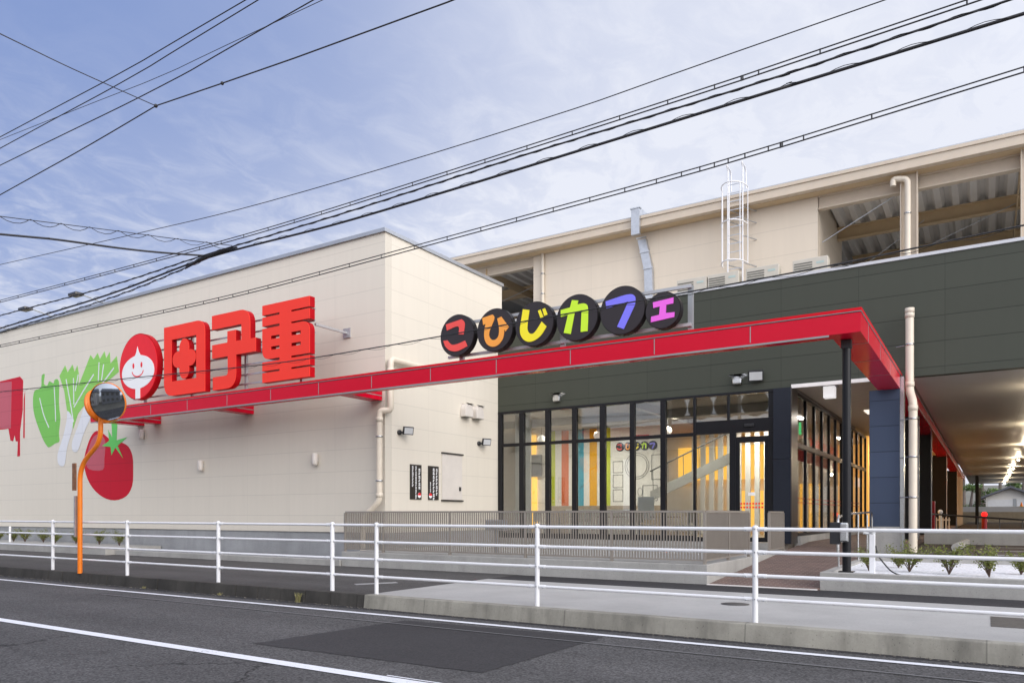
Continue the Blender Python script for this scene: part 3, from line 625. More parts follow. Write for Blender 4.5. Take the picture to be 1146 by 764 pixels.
# -------- interior of the cafe
part('interior_wall', MB().box(-15.2, -10.25, 27.0, 27.2, .6, 4.88), 'inwall', label='white cafe wall with coloured stripes')
part('interior_wall', MB().box(-13.40, -12.80, 21.5, 21.56, .6, 4.88), 'inwall', label='white partition behind the first pane')
part('interior_wall', MB().box(-20, -4.5, 33.0, 33.2, .6, 4.88).box(-20, -19.8, 20.95, 33, .6, 4.88), 'inwall')
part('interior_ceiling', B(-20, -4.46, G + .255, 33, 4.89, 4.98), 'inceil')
part('interior_floor', B(-20, -4.46, G + .14, 33, .5, .70), 'infloor')
part('wainscot', B(-15.2, -10.25, 26.97, 26.998, .7, 1.83), 'wood')
for a, b, mm, lb in ((-15.11, -14.90, 's_lime', 'lime stripe'), (-14.60, -14.28, 's_orange', 'red orange stripe'), (-13.87, -13.60, 's_blue', 'blue stripe'), (-13.34, -13.02, 's_amber', 'amber stripe'), (-12.70, -12.44, 's_lime', 'second lime stripe')):
    part('wall_stripe', B(a, b, 26.985, 26.999, 1.835, 4.88), mm, label=lb + ' on the cafe wall')
# line drawings on the wall
dr = MB()
def rectframe(mb, x0, x1, z0, z1, t=.022, y=26.99): mb.box(x0, x1, y - .006, y, z0, z0 + t).box(x0, x1, y - .006, y, z1 - t, z1).box(x0, x0 + t, y - .006, y, z0 + t, z1 - t).box(x1 - t, x1, y - .006, y, z0 + t, z1 - t)
for z0, z1 in ((3.10, 3.55), (2.52, 3.03), (1.98, 2.46)): rectframe(dr, -12.33, -11.90, z0, z1)
rectframe(dr, -10.74, -10.35, 2.80, 3.75); rectframe(dr, -11.1, -10.5, 2.0, 2.6)
for rr in (.50, .42):
    o_ = ell(-11.33, 3.34, rr, rr, 40); i_ = ell(-11.33, 3.34, rr - .018, rr - .018, 40); dr.prism([o_, i_], XZ, 26.984, 26.99)
o_ = ell(-11.2, 2.35, .1, .16); i_ = ell(-11.2, 2.35, .085, .145); dr.prism([o_, i_], XZ, 26.984, 26.99)
part('wall_drawing', dr, 'grey')
# lit depth of the store, stair and slats behind the right hand panes
part('lit_window', B(-16.30, -15.85, 27.0, 27.1, 3.98, 4.78), 'yellow'); part('lit_window', B(-16.40, -15.80, 27.0, 27.1, .9, 3.04), 'yellow')
part('roller_shutter', B(-16.45, -15.5, 26.9, 26.98, 3.06, 3.94), 'grey')
part('interior_wall', B(-16.9, -15.2, 27.12, 27.2, .6, 4.88), 'inwall')
lw = MB()
for a, b, z0, z1 in ((-11.7, -7.6, 3.0, 4.45), (-9.5, -7.0, .9, 2.5), (-6.5, -5.5, .9, 2.75)): lw.box(a, b, 32.6, 32.7, z0, z1)
part('lit_window', lw, 'yellow', label='tall warm lit windows deep inside the cafe')
sl = MB(); x = -10.2
while x < -5.0: sl.box(x, x + .19, 30.0, 30.12, .7, 4.88); x += .36
part('slat_screen', sl, 'inwall')
stt = MB(); P0 = (-9.6, 2.1); P1 = (-5.6, 3.85)
stt.prism([[(-10.0, 1.95), (-7.0, 3.26), (-7.0, 3.62), (-10.0, 2.30)]], XZ, 25.0, 25.08)
stair = part('staircase', stt, 'stairgrey')
hr = MB().tube([(-10.0, 25.0, 3.0), (-7.0, 25.0, 4.31)], .025, 8)
for i in range(6):
    x = -9.9 + i * .55; hr.tube([(x, 25.04, 2.2 + (x + 10) * .437), (x, 25.0, 3.0 + (x + 10) * .437)], .012, 6)
hr.build('handrail', 'grey', stair)
cnt = part('counter', MB().box(-12.9, -10.4, 24.4, 25.0, .7, 1.62).box(-13.0, -10.3, 24.35, 25.05, 1.622, 1.67), 'inwall')
part('interior_beam', MB().box(-20, -4.6, 23.4, 23.6, 4.62, 4.885).box(-9.0, -8.8, 21, 33, 4.66, 4.884), 'inceil')

# furniture behind the glass
def cafe_chair(label, x, y, rz):
    t = thing('cafe_chair', label, 'chair', (x, y, .70), 'chairs inside the cafe'); t.rotation_euler = (0, 0, rz)
    B(-.21, .21, -.21, .21, .43, .47).build('seat', 'stairgrey', t, True, bevel=.012); B(-.20, .20, .19, .215, .55, .86).build('backrest', 'stairgrey', t, True, bevel=.01)
    for a in (-.18, .18):
        for b in (-.18, .18): MB().tube([(a, b, 0), (a, b, .43 if b < 0 else .86)], .013, 6).build('leg', 'grey', t, True)
def cafe_table(label, x, y):
    t = thing('cafe_table', label, 'table', (x, y, .70), 'tables inside the cafe')
    B(-.35, .35, -.35, .35, .70, .73).build('table_top', 'wood', t, True, bevel=.006); MB().tube([(0, 0, .02), (0, 0, .70)], .03, 8).build('stem', 'grey', t, True); MB().lathe([(.001, 0), (.26, 0), (.26, .015), (.03, .03)], (0, 0, 0), 'z', 18).build('foot', 'grey', t, True)
for i, (x, lb) in enumerate(((-12.0, 'under the red orange stripe'), (-10.1, 'in front of the cafe counter'), (-8.3, 'by the right hand panes'))):
    cafe_table('small square wooden cafe table ' + lb, x, 22.0)
    cafe_chair('grey cafe chair left of the table ' + lb, x - .62, 22.0, R(90)); cafe_chair('grey cafe chair right of the table ' + lb, x + .62, 22.0, R(-90))
sb = thing('menu_stand', 'white menu board stand behind the glass near the wall drawings', 'sign stand', (-9.3, 22.9, .70))
B(-.28, .28, -.015, .015, .62, 1.36).build('board', 'white', sb, True); MB().tube([(-.22, 0, 0), (-.22, 0, .62)], .015, 6).tube([(.22, 0, 0), (.22, 0, .62)], .015, 6).build('legs', 'grey', sb, True)

# -------- lamps inside (lit in the photograph)
def area(name, loc, sx, sy, e, col=(1, .92, .80), parent=None):
    l = bpy.data.lights.new(name, 'AREA'); l.shape = 'RECTANGLE'; l.size = sx; l.size_y = sy; l.energy = e; l.color = col
    o = bpy.data.objects.new(name, l); COL.objects.link(o); o.location = loc
    if parent: o.parent = parent; o.location = Vector(loc) - parent.location
    return o
for i, (x, y, e) in enumerate(((-12.2, 24.4, 150), (-8.6, 23.8, 110), (-15.6, 24.0, 90), (-7.2, 29, 120), (-12, 29.8, 50))):
    t = thing('ceiling_light', ['recessed white ceiling light over the cafe counter', 'recessed ceiling light near the staircase', 'recessed ceiling light over the shutter corner', 'recessed ceiling light behind the slat screen', 'recessed ceiling light behind the striped wall'][i], 'light', (x, y, 4.86), 'ceiling lights inside the cafe')
    MB().box(-.6, .6, -.08, .08, -.02, .02).build('diffuser', 'ceil', t, True)
    area('area', (x, y, 4.80), 1.1, .14, e, parent=t)
for i, (x, z, wh) in enumerate(((-13.82, 4.25, 'beside the red orange stripe'), (-11.54, 4.257, 'in front of the second lime stripe'), (-8.99, 4.264, 'by the staircase'))):
    t = thing('pendant_lamp', 'white globe pendant lamp hanging ' + wh, 'lamp', (x, 24, z), 'globe lamps inside the cafe')
    MB().sphere((0, 0, 0), .15, 12).build('globe', 'globe', t, True)
    MB().tube([(0, 0, .15), (0, 0, 4.88 - z)], .008, 6).build('cord', 'black', t, True)

# ================================================================== SIGNS
# large red letters
SY0, SY1 = 13.70, 13.88
def letter(name, label, loops, extra=()):
    t = thing(name, label, 'sign letter', (sum(p[0] for p in loops[0]) / len(loops[0]), SY0, 5.03), 'red store name letters')
    lp = [fillet(loops[0])] + list(loops[1:])
    a = MB().prism(lp, XZ, SY0, SY0 + .012)
    b = MB().prism(lp, XZ, SY0 + .0125, SY1)
    for e in extra: a.prism([e[0]], XZ, SY0 + e[1], SY0 + .0118 + e[1]); b.prism([e[0]], XZ, SY0 + .0125 + e[1], SY1 - e[1])
    a.build('letter_face', 'letter', t); b.build('letter_side', 'letterside', t); return t
rect = lambda x0, x1, z0, z1: [(x0, z0), (x1, z0), (x1, z1), (x0, z1)]
letter('sign_letter', 'big red kanji letter with clover shape inside a square, next to the emblem disc',
       [[(-21.04, 7.12), (-19.07, 7.12, .38), (-19.07, 5.04), (-21.04, 5.04, .42)], rect(-20.66, -19.48, 5.466, 6.71)],
       [(ell(-20.05, 6.40, .235, .285), .0005), (ell(-20.05, 5.76, .235, .27), .001), (ell(-20.35, 6.09, .265, .245), .0015), (ell(-19.77, 6.09, .268, .245), .002), (ell(-20.055, 6.08, .11, .11), .0025)])
letter('sign_letter', 'big red kanji letter with one crossbar and hooked foot, middle of the three red letters',
       [[(-18.76, 7.155), (-17.104, 7.155, .42), (-17.104, 6.315), (-16.873, 6.315), (-16.873, 5.94), (-17.70, 5.94), (-17.70, 5.03, .42), (-18.72, 5.03), (-18.72, 5.40), (-18.06, 5.40, .1), (-18.06, 5.935), (-18.75, 5.935), (-18.75, 6.32), (-18.075, 6.32), (-18.075, 6.635), (-17.713, 6.635), (-17.713, 6.32), (-17.474, 6.32), (-17.474, 6.76), (-18.76, 6.76)]])
letter('sign_letter', 'big red kanji letter of many stacked bars, nearest the wall corner',
       [[(-16.61, 7.13), (-14.785, 7.13), (-14.785, 6.86), (-15.48, 6.86), (-15.48, 6.815), (-14.785, 6.815), (-14.785, 6.55), (-15.48, 6.55), (-15.48, 6.505), (-14.785, 6.505, .28), (-14.785, 5.657), (-15.48, 5.657), (-15.48, 5.607), (-14.785, 5.607), (-14.785, 5.355), (-15.48, 5.355), (-15.48, 5.31), (-14.785, 5.31), (-14.785, 5.05), (-16.61, 5.05), (-16.61, 5.31), (-15.925, 5.31), (-15.925, 5.357), (-16.61, 5.357), (-16.61, 5.6), (-15.925, 5.6), (-15.925, 5.667), (-16.61, 5.667, .28), (-16.61, 6.505), (-15.925, 6.505), (-15.925, 6.57), (-16.61, 6.57), (-16.61, 6.81), (-15.925, 6.81), (-15.925, 6.865), (-16.61, 6.865)],
        rect(-16.267, -15.925, 6.19, 6.275), rect(-16.267, -15.925, 5.905, 5.99), rect(-15.48, -15.117, 6.19, 6.28), rect(-15.48, -15.117, 5.905, 5.99)])
em = thing('emblem_sign', 'round red emblem disc with smiling white onion shape, beside the red letters', 'sign', (-22.38, SY0, 5.05))
MB().prism([ell(-22.38, 6.09, 1.0, 1.0, 64)], XZ, SY0 - .004, SY0 + .01).build('disc_face', 'emblem', em)
MB().prism([ell(-22.38, 6.09, 1.03, 1.03, 64)], XZ, SY0 + .011, SY1).build('disc_side', 'letterside', em)
on = [(-22.51, 5.09), (-22.26, 5.09), (-22.26, 5.42)] + [(-22.38 + .86 * math.cos(q), 5.92 + .52 * math.sin(q)) for q in [R(-81 + i * 9) for i in range(18)]] + \
     [(-22.24, 6.44), (-22.33, 6.55), (-22.40, 6.72), (-22.46, 6.54), (-22.53, 6.44)] + [(-22.38 + .86 * math.cos(q), 5.92 + .52 * math.sin(q)) for q in [R(108 + i * 9) for i in range(18)]] + [(-22.51, 5.42)]
MB().prism([on], XZ, SY0 - .012, SY0 - .005).build('onion', 'white', em)
fc = MB().prism([ell(-22.61, 6.13, .05, .085)], XZ, SY0 - .016, SY0 - .0125).prism([ell(-22.18, 6.13, .05, .085)], XZ, SY0 - .016, SY0 - .0125)
fc.prism([ribbon([(-22.38 + .30 * math.cos(q), 5.98 + .20 * math.sin(q)) for q in [R(188 + i * 8.2) for i in range(21)]], .035)], XZ, SY0 - .016, SY0 - .0125)
fc.build('face', 'emblem', em)
rk = thing('sign_rack', 'grey rack of thin rails on posts behind the big red letters', 'sign frame', (-18.5, 14.0, 4.91))
for z in (5.14, 5.40, 5.68, 5.96, 6.24, 6.55, 6.85): B(-23.1, -14.9, 13.98, 14.02, z, z + .04).build('rail', 'steel', rk)
for x in (-22.6, -20.2, -17.75, -15.5): B(x, x + .08, 14.022, 14.09, 4.60, 6.9).build('post', 'rail', rk)
for x in (-21.0, -18.4, -14.95):
    for z in (6.45,): MB().box(x, x + .06, 14.02, 15.19, z, z + .06).box(x - .1, x + .16, 15.16, 15.198, z - .1, z + .16).build('arm', 'rail', rk)

# cafe name discs
def chai(pts, it=3):
    for _ in range(it):
        o = []; n = len(pts)
        for i, p in enumerate(pts):
            if len(p) == 2: o.append(p); continue          # sharp corner
            a, b = pts[i - 1], pts[(i + 1) % n]; k_ = .25
            o.append((p[0] + (a[0] - p[0]) * k_, p[1] + (a[1] - p[1]) * k_, 1)); o.append((p[0] + (b[0] - p[0]) * k_, p[1] + (b[1] - p[1]) * k_, 1))
        pts = o
    return [q[:2] for q in pts]
kana = [
 ('k1', 'round charcoal sign disc with red hiragana letter ko', (-10.08, 5.515, .455, .483), [[(-10.38, 5.795), (-9.944, 5.855), (-9.838, 5.775, 1), (-9.89, 5.507), (-10.025, 5.53), (-9.993, 5.743, 1), (-10.353, 5.651)], [(-10.453, 5.432), (-10.337, 5.431), (-10.238, 5.314, 1), (-10.074, 5.307, 1), (-9.848, 5.366), (-9.784, 5.234), (-10.058, 5.14, 1), (-10.287, 5.187, 1), (-10.403, 5.307)]]),
 ('k2', 'round charcoal sign disc with orange hiragana letter hi', (-9.063, 5.505, .455, .48), [[(-9.38, 5.803), (-9.111, 5.842), (-9.056, 5.784, 1), (-9.081, 5.698), (-9.204, 5.485, 1), (-9.204, 5.369, 1), (-9.127, 5.283, 1), (-9.02, 5.283, 1), (-8.944, 5.362, 1), (-8.935, 5.539, 1), (-8.989, 5.736), (-8.884, 5.765), (-8.689, 5.519), (-8.778, 5.43), (-8.808, 5.484), (-8.823, 5.297, 1), (-8.959, 5.149, 1), (-9.142, 5.132, 1), (-9.296, 5.24, 1), (-9.343, 5.438, 1), (-9.296, 5.663), (-9.358, 5.646)]]),
 ('k3', 'round charcoal sign disc with yellow hiragana letter ji', (-8.066, 5.502, .457, .483), [[(-8.336, 5.845), (-8.176, 5.805), (-8.22, 5.544), (-8.234, 5.385, 1), (-8.162, 5.294, 1), (-8.047, 5.299, 1), (-7.877, 5.522), (-7.759, 5.404), (-7.905, 5.207, 1), (-8.133, 5.117, 1), (-8.307, 5.171, 1), (-8.408, 5.32, 1), (-8.408, 5.47)], [(-7.968, 5.76), (-7.905, 5.776), (-7.835, 5.614), (-7.905, 5.599)], [(-7.863, 5.777), (-7.798, 5.792), (-7.737, 5.649), (-7.815, 5.631)]]),
 ('k4', 'round charcoal sign disc with lime green katakana letter ka', (-7.06, 5.496, .455, .49), [[(-7.164, 5.862), (-7.021, 5.832), (-7.042, 5.754), (-6.877, 5.765, 1), (-6.788, 5.685, 1), (-6.812, 5.185), (-6.967, 5.187), (-6.943, 5.627), (-7.103, 5.596), (-7.194, 5.175), (-7.354, 5.217), (-7.255, 5.577), (-7.419, 5.545), (-7.425, 5.696), (-7.209, 5.719)]]),
 ('k5', 'large round charcoal sign disc with blue violet katakana letter fu', (-6.06, 5.50, .46, .497), [[(-6.413, 5.722), (-5.897, 5.808, 1), (-5.764, 5.728, 1), (-5.786, 5.564), (-6.023, 5.123), (-6.164, 5.188), (-5.925, 5.649), (-6.393, 5.579)]]),
 ('k6', 'small round charcoal sign disc with pink katakana letter e', (-5.225, 5.38, .34, .366), [[(-5.418, 5.555), (-5.007, 5.587), (-5.012, 5.475), (-5.151, 5.47), (-5.159, 5.315), (-4.986, 5.308), (-4.994, 5.217), (-5.458, 5.179), (-5.453, 5.285), (-5.292, 5.301), (-5.276, 5.458), (-5.41, 5.445)]])]
def kana_disc(m, label, c, strokes, name='sign_disc', group='cafe name discs on the red beam', to=None, s=1.0, sy0=SY0, sy1=SY1 - .02, cat='sign disc'):
    cx, cz, rx, rz = c; tx, tz = to or (cx, cz)
    f = lambda q: [(tx + (a - cx) * s, tz + (b - cz) * s) for a, b in q]
    t = thing(name, label, cat, (tx, sy0, tz - rz * s), group)
    r_ = (rx + rz) / 2 * s
    MB().prism([ell(tx, tz, r_ - .012 * s, r_ - .012 * s, 56)], XZ, sy0 - .004, sy0 + .008).build('disc_face', 'disc', t)
    MB().prism([ell(tx, tz, r_, r_, 56)], XZ, sy0 + .009, sy1).build('disc_rim', 'discside', t)
    g = MB()
    for q in strokes: g.prism([f(chai(q))], XZ, sy0 - .016 * s, sy0 - .005)
    g.build('letter', m, t); return t
for q in kana: kana_disc(*q)
fr2 = thing('sign_rack', 'grey two rail rack carrying the round cafe sign discs', 'sign frame', (-7.6, 13.95, 4.91))
for z in (5.07, 5.80): B(-10.5, -4.75, 13.92, 13.98, z, z + .06).build('rail', 'rail', fr2)
for x in (-10.22, -7.60): B(x, x + .10, 13.982, 14.06, 4.62, 5.86).build('post', 'rail', fr2)
B(-4.83, -4.74, 13.985, 14.07, 4.62, 5.86).build('post', 'seam', fr2)
# the same name inside, small, on the cafe wall
for i, q in enumerate(kana[:5]):
    kana_disc(q[0], q[1].replace('round charcoal sign disc', 'small dark wall disc inside the cafe').replace('large small', 'small'), q[2], q[3], 'wall_disc', 'small name discs on the cafe wall', (-12.02 + i * .335, 4.10), .36, 26.95, 26.99, 'sign disc')
B(-11.42, -10.83, 26.95, 26.99, 4.34, 4.52).build('wall_plaque', 'redplain')
tag(bpy.data.objects['wall_plaque'], 'small red plaque above the name discs on the cafe wall', 'sign')

# ================================================================== things fixed to the building
def elbow(pts, r, bend=.12, n=5):
    out_ = [Vector(pts[0])]
    for i in range(1, len(pts) - 1):
        p = Vector(pts[i]); a = (Vector(pts[i - 1]) - p); b = (Vector(pts[i + 1]) - p)
        d = min(bend, a.length * .45, b.length * .45); a.normalize(); b.normalize()
        for j in range(n + 1):
            t = j / n; out_.append((p + a * d) * (1 - t) ** 2 + p * 2 * t * (1 - t) + (p + b * d) * t * t)
    out_.append(Vector(pts[-1])); return out_
def pipe(name, label, pts, r, m='pipe', straps=(), collars=(), strapdir=(0, .12, 0)):
    t = thing(name, label, 'pipe', tuple(pts[-1]))
    MB().tube(elbow(pts, r), r, 16).build('pipe', m, t)
    for p in straps:
        v = Vector(p); MB().lathe([(r + .004, -.02), (r + .014, -.02), (r + .014, .02), (r + .004, .02)], v, 'z', 16).tube([v, v + Vector(strapdir)], .012, 6).build('strap', 'stainless', t)
    for p in collars: MB().lathe([(r, -.06), (r + .012, -.06), (r + .012, .06), (r, .06)], p, 'z', 16).build('collar', m, t)
    return t
pipe('drainpipe', 'cream drainpipe with elbows passing behind the red beam at the wall corner', [(-13.38, 16.7, 5.60), (-13.38, 15.23, 5.60), (-13.38, 15.23, 4.24), (-13.60, 15.03, 4.24), (-13.60, 15.03, 1.85), (-14.1, 14.95, 1.40), (-14.1, 14.95, .3)], .085,
     straps=[(-13.60, 15.03, 3.55), (-13.60, 15.03, 2.38)], collars=[(-13.60, 15.03, 4.0), (-13.38, 15.23, 5.3), (-13.60, 15.03, 2.0)])
pipe('drainpipe', 'thick cream drainpipe standing in front of the blue column', [(-1.56, 20.35, 6.40), (-1.56, 20.35, 4.45), (-1.47, 20.10, 4.15), (-1.47, 20.10, .5)], .092,
     straps=[(-1.56, 20.35, 5.55), (-1.47, 20.10, 3.75), (-1.47, 20.10, 2.85), (-1.47, 20.10, 1.9), (-1.47, 20.10, 1.1)], collars=[(-1.56, 20.35, 6.25), (-1.56, 20.35, 6.36), (-1.56, 20.35, 4.6), (-1.47, 20.10, 4.0)], strapdir=(-.3, .15, 0))
pipe('drainpipe', 'slim cream drainpipe on the penthouse wall by the open bay', [(-13.15, 22.93, 10.6), (-13.15, 22.93, 7.5)], .06, straps=[(-13.15, 22.93, 9.9), (-13.15, 22.93, 9.2)])
pipe('drainpipe', 'white gooseneck downpipe on the steel post of the parking roof', [(-2.13, 22.62, 10.30), (-2.13, 22.62, 10.50), (-1.78, 22.62, 10.42), (-1.78, 22.62, 7.5)], .075, straps=[(-1.78, 22.62, 9.5)])
dk = thing('cable_duct', 'grey galvanised cable duct bending down the penthouse wall', 'duct', (-9.3, 22.8, 7.5))
for a, b in (((-9.42, 10.35), (-9.42, 11.2)), ((-9.42, 10.35), (-9.20, 9.35)), ((-9.20, 9.35), (-9.15, 7.5))):
    MB().prism([[(a[0] - .14, a[1]), (a[0] + .14, a[1]), (b[0] + .14, b[1]), (b[0] - .14, b[1])]], XZ, 22.30 if a[1] > 10.3 and b[1] > 11 else 22.82, 22.98 if not b[1] > 11 else 22.40).build('duct_section', 'steel', dk)
for z, x in ((11.16, -9.42), (10.38, -9.42), (9.9, -9.31), (9.36, -9.2)): B(x - .17, x + .17, 22.28 if z > 10.4 else 22.79, 22.42 if z > 10.4 else 22.82, z, z + .035).build('flange', 'steel', dk)
B(-9.56, -9.28, 22.40, 22.98, 10.95, 11.2).build('duct_section', 'steel', dk)
# roof ladder with cage
ld = thing('roof_ladder', 'white caged steel ladder up the penthouse wall', 'ladder', (-6.3, 22.5, 7.5))
for x in (-6.52, -6.08):
    MB().tube(elbow([(x, 22.42, 8.3), (x, 22.42, 11.74), (x, 22.30, 11.84), (x, 22.75, 11.80), (x, 22.78, 11.2)], .02, .15), .022, 8).build('rail', 'whitepipe', ld)
for i in range(12): B(-6.52, -6.08, 22.41, 22.43, 8.5 + i * .25, 8.52 + i * .25).build('rung', 'steel', ld)
cg = MB()
for z in (8.85, 10.0, 11.1): cg.tube([(-6.3 + .37 * math.cos(q), 22.42 + .62 * math.sin(q), z) for q in [R(180 + i * 12) for i in range(16)]], .018, 6)
for q in (180, 225, 270, 315, 360): cg.tube([(-6.3 + .37 * math.cos(R(q)), 22.42 + .62 * math.sin(R(q)), 8.85) , (-6.3 + .37 * math.cos(R(q)), 22.42 + .62 * math.sin(R(q)), 11.1)], .014, 6)
cg.build('cage', 'whitepipe', ld)
for z in (8.9, 9.7, 10.2, 10.55):
    for x in (-6.52, -6.08): MB().tube([(x, 22.42, z), (x + .25, 22.99, z)], .018, 6).build('bracket', 'steel', ld)
# roof AC units
for i, (x, z, wh) in enumerate(((-7.35, 7.81, 'leftmost of four on the roof edge'), (-6.42, 7.81, 'at the foot of the caged ladder'), (-5.32, 7.81, 'between the ladder and the penthouse corner'), (-4.05, 7.81, 'nearest the open parking bay'))):
    t = thing('air_conditioner', 'cream outdoor air conditioner unit ' + wh, 'air conditioner', (x, 21.60, 7.45), 'air conditioners on the roof edge')
    B(-.45, .45, 0, .34, .2, .98).build('casing', 'ac', t, True, bevel=.015)
    g = MB()
    for j in range(9): g.box(-.41, .06, -.012, -.003, (.32 + j * .066), (.35 + j * .066))
    g.build('grille', 'acdark', t, True)
    B(.16, .36, -.006, -.001, .80, .86).build('sticker', 'mint', t, True)
    MB().box(-.4, -.3, .02, .32, 0, .199).box(.3, .4, .02, .32, 0, .199).build('feet', 'steel', t, True)
# wall vents
def hood(name, label, c, facing, r, m, group=None):
    t = thing(name, label, 'vent', c, group)
    prof = [(-r, -r), (r, -r)] + [(r * math.cos(R(a)), r * math.sin(R(a))) for a in range(0, 181, 15)]
    if facing == 'x':
        MB().prism([prof], YZ, r * 1.1, 0.0).build('hood', m, t, True, bevel=.02); B(.02, r * 1.05, -r * .85, r * .85, -r - .01, -r - .001).build('mesh', 'acdark', t, True)
    else:
        MB().prism([prof], XZ, -r * 1.1, 0.0).build('hood', m, t, True, bevel=.02); B(-r * .85, r * .85, -r * 1.05, -.02, -r - .01, -r - .001).build('mesh', 'acdark', t, True)
    return t
hood('vent_hood', 'cream rounded vent hood on the end wall, further from the green wall', (-13.55, 18.78, 4.66), 'x', .20, 'vent', 'cream vent hoods on the end wall')
hood('vent_hood', 'cream rounded vent hood on the end wall, nearer the green wall', (-13.55, 19.36, 4.66), 'x', .20, 'vent', 'cream vent hoods on the end wall')
hood('vent_hood', 'stainless vent hood on the green wall above the striped panes', (-11.31, G, 5.12), 'y', .12, 'stainless')
hood('vent_hood', 'stainless vent hood on the green wall beside the floodlight', (-5.73, G, 5.15), 'y', .12, 'stainless')
for i, (x, z, wh) in enumerate(((-24.49, 4.22, 'under the red beam by the emblem'), (-21.27, 3.05, 'low on the street wall below the clover letter'), (-16.1, 3.05, 'low on the street wall near the corner drainpipe'))):
    t = thing('wall_lamp', 'small cream wall light ' + wh, 'lamp', (x, 15.2, z), 'small lights on the street wall')
    MB().lathe([(.001, -.17), (.075, -.17), (.085, -.1), (.085, .14), (.06, .17), (.001, .17)], (0, -.09, 0), 'z', 16).build('shade', 'vent', t, True)
    B(-.05, .05, -.03, .0, -.06, .06).build('bracket', 'steel', t, True)
# flood lights
def flood(label, loc, dirv, arm, s=1.0):
    t = thing('floodlight', label, 'floodlight', loc, 'flood lights'); d = Vector(dirv).normalized(); c = Vector(arm)
    q = d.to_track_quat('-Y', 'Z').to_matrix().to_4x4(); q.translation = c
    bx = MB().box(-.15 * s, .15 * s, 0, .07 * s, -.11 * s, .11 * s); bx.v = [tuple(q @ Vector(v)) for v in bx.v]; bx.build('housing', 'black', t, True, bevel=.012)
    fx = MB().box(-.125 * s, .125 * s, -.006, -.001, -.085 * s, .085 * s); fx.v = [tuple(q @ Vector(v)) for v in fx.v]; fx.build('lens', 'ledface', t, True)
    MB().tube([(0, 0, 0), tuple(c * .6 + Vector((0, 0, -.02))), tuple(c + d * -.07)], .03 * s, 8).lathe([(.001, 0), (.07, 0), (.07, .05), (.001, .05)], (0, 0, 0), 'x', 14).build('arm', 'black', t, True)
flood('black floodlight with pale face on the end wall above the notices', (-13.55, 15.75, 3.72), (.75, -.35, -.2), (.25, .12, .04), 1.0)
flood('black floodlight with pale face on the end wall by the green wall', (-13.55, 19.55, 3.72), (.75, -.35, -.2), (.25, .12, .04), 1.0)
flood('silver floodlight on the green wall above the sliding door', (-5.15, G, 5.14), (.2, -.8, -.35), (-.05, -.22, .03), 1.3)
for i, (x, wh) in enumerate(((-30.4, 'further along the parapet'), (-26.9, 'nearer the wall corner'), (-34.0, 'furthest along the parapet'))):
    t = thing('floodlight', 'floodlight on a long arm over the street wall, ' + wh, 'floodlight', (x, 15.2, 9.1), 'flood lights on parapet arms')
    MB().tube([(0, 0, -.02), (.02, -.9, .12), (0, -1.0, .12)], .03, 8).build('arm', 'steel', t, True)
    B(-.26, .26, -1.16, -.86, .0, .10).build('housing', 'brushed', t, True, bevel=.02); B(-.19, .19, -1.10, -.9, -.012, -.001).build('lens', 'acdark', t, True)
# box light + exit light
t = thing('box_light', 'white square box light under the entrance ceiling', 'light', (-3.52, 21.4, 4.90))
B(-.14, .14, -.14, .14, -.33, -.03).build('shade', 'boxlit', t, True, bevel=.01); B(-.2, .2, -.2, .2, -.03, -.001).build('base', 'grey', t, True)
t = thing('exit_sign', 'small green lit exit sign behind the flank windows', 'sign', (-4.62, 23.2, 4.0)); B(-.02, .02, -.06, .06, -.18, .18).build('panel', 'greenlit', t, True); B(-.03, .03, -.07, .07, .19, .9).build('hanger', 'grey', t, True)
# undercroft lamps
for i, y in enumerate((24, 34, 44, 54, 64, 74, 84, 94.5)):
    t = thing('soffit_lamp', 'lit downlight hung under the parking soffit, number %s counted from the street' % ['one', 'two', 'three', 'four', 'five', 'six', 'seven', 'eight'][i], 'lamp', (1.6, y, 4.88), 'lamps in a row under the parking soffit')
    MB().sphere((0, 0, -.16), .065, 10).build('bulb', 'bulb', t, True)
    MB().lathe([(.03, -.001), (.05, -.03), (.07, -.10), (.05, -.12)], (0, 0, 0), 'z', 14).build('holder', 'steel', t, True)
    l = bpy.data.lights.new('lamp', 'POINT'); l.energy = 95; l.color = (1, .84, .60); l.shadow_soft_size = .07
    o = bpy.data.objects.new('lamp', l); COL.objects.link(o); o.parent = t; o.location = (0, 0, -.26)
t = thing('walkway_light', 'lit ceiling light in the covered walkway', 'light', (-3.3, 27.5, 4.895)); B(-.1, .1, -.5, .5, -.03, -.001).build('diffuser', 'ceil', t, True); area('area', (-3.3, 27.5, 4.84), .2, 1.0, 40, parent=t)
t = thing('walkway_light', 'lit ceiling light deep in the covered walkway by the lit doors', 'light', (-3.3, 36, 4.895)); B(-.1, .1, -.5, .5, -.03, -.001).build('diffuser', 'ceil', t, True); area('area', (-3.3, 36, 4.84), .2, 1.0, 60, parent=t)

# canopy post
t = thing('canopy_post', 'slim black steel post holding the corner of the red beam', 'post', (-2.05, 14.13, .5))
MB().tube([(-2.05, 14.13, .51), (-2.05, 14.13, 4.36)], .071, 20).build('shaft', 'frame', t)
B(-2.17, -1.93, 14.02, 14.24, .5, .515).build('base_plate', 'frame', t); B(-2.13, -1.97, 14.05, 14.21, 4.36, 4.50).build('head', 'black', t)
t2 = thing('control_box', 'small black intercom box strapped to the canopy post', 'box', (-2.13, 14.05, .95))
B(-2.30, -2.14, 13.98, 14.12, .98, 1.36).build('casing', 'black', t2, bevel=.01); MB().box(-2.14, -2.00, 13.95, 14.055, 1.02, 1.36).build('conduit', 'stainless', t2, bevel=.03)

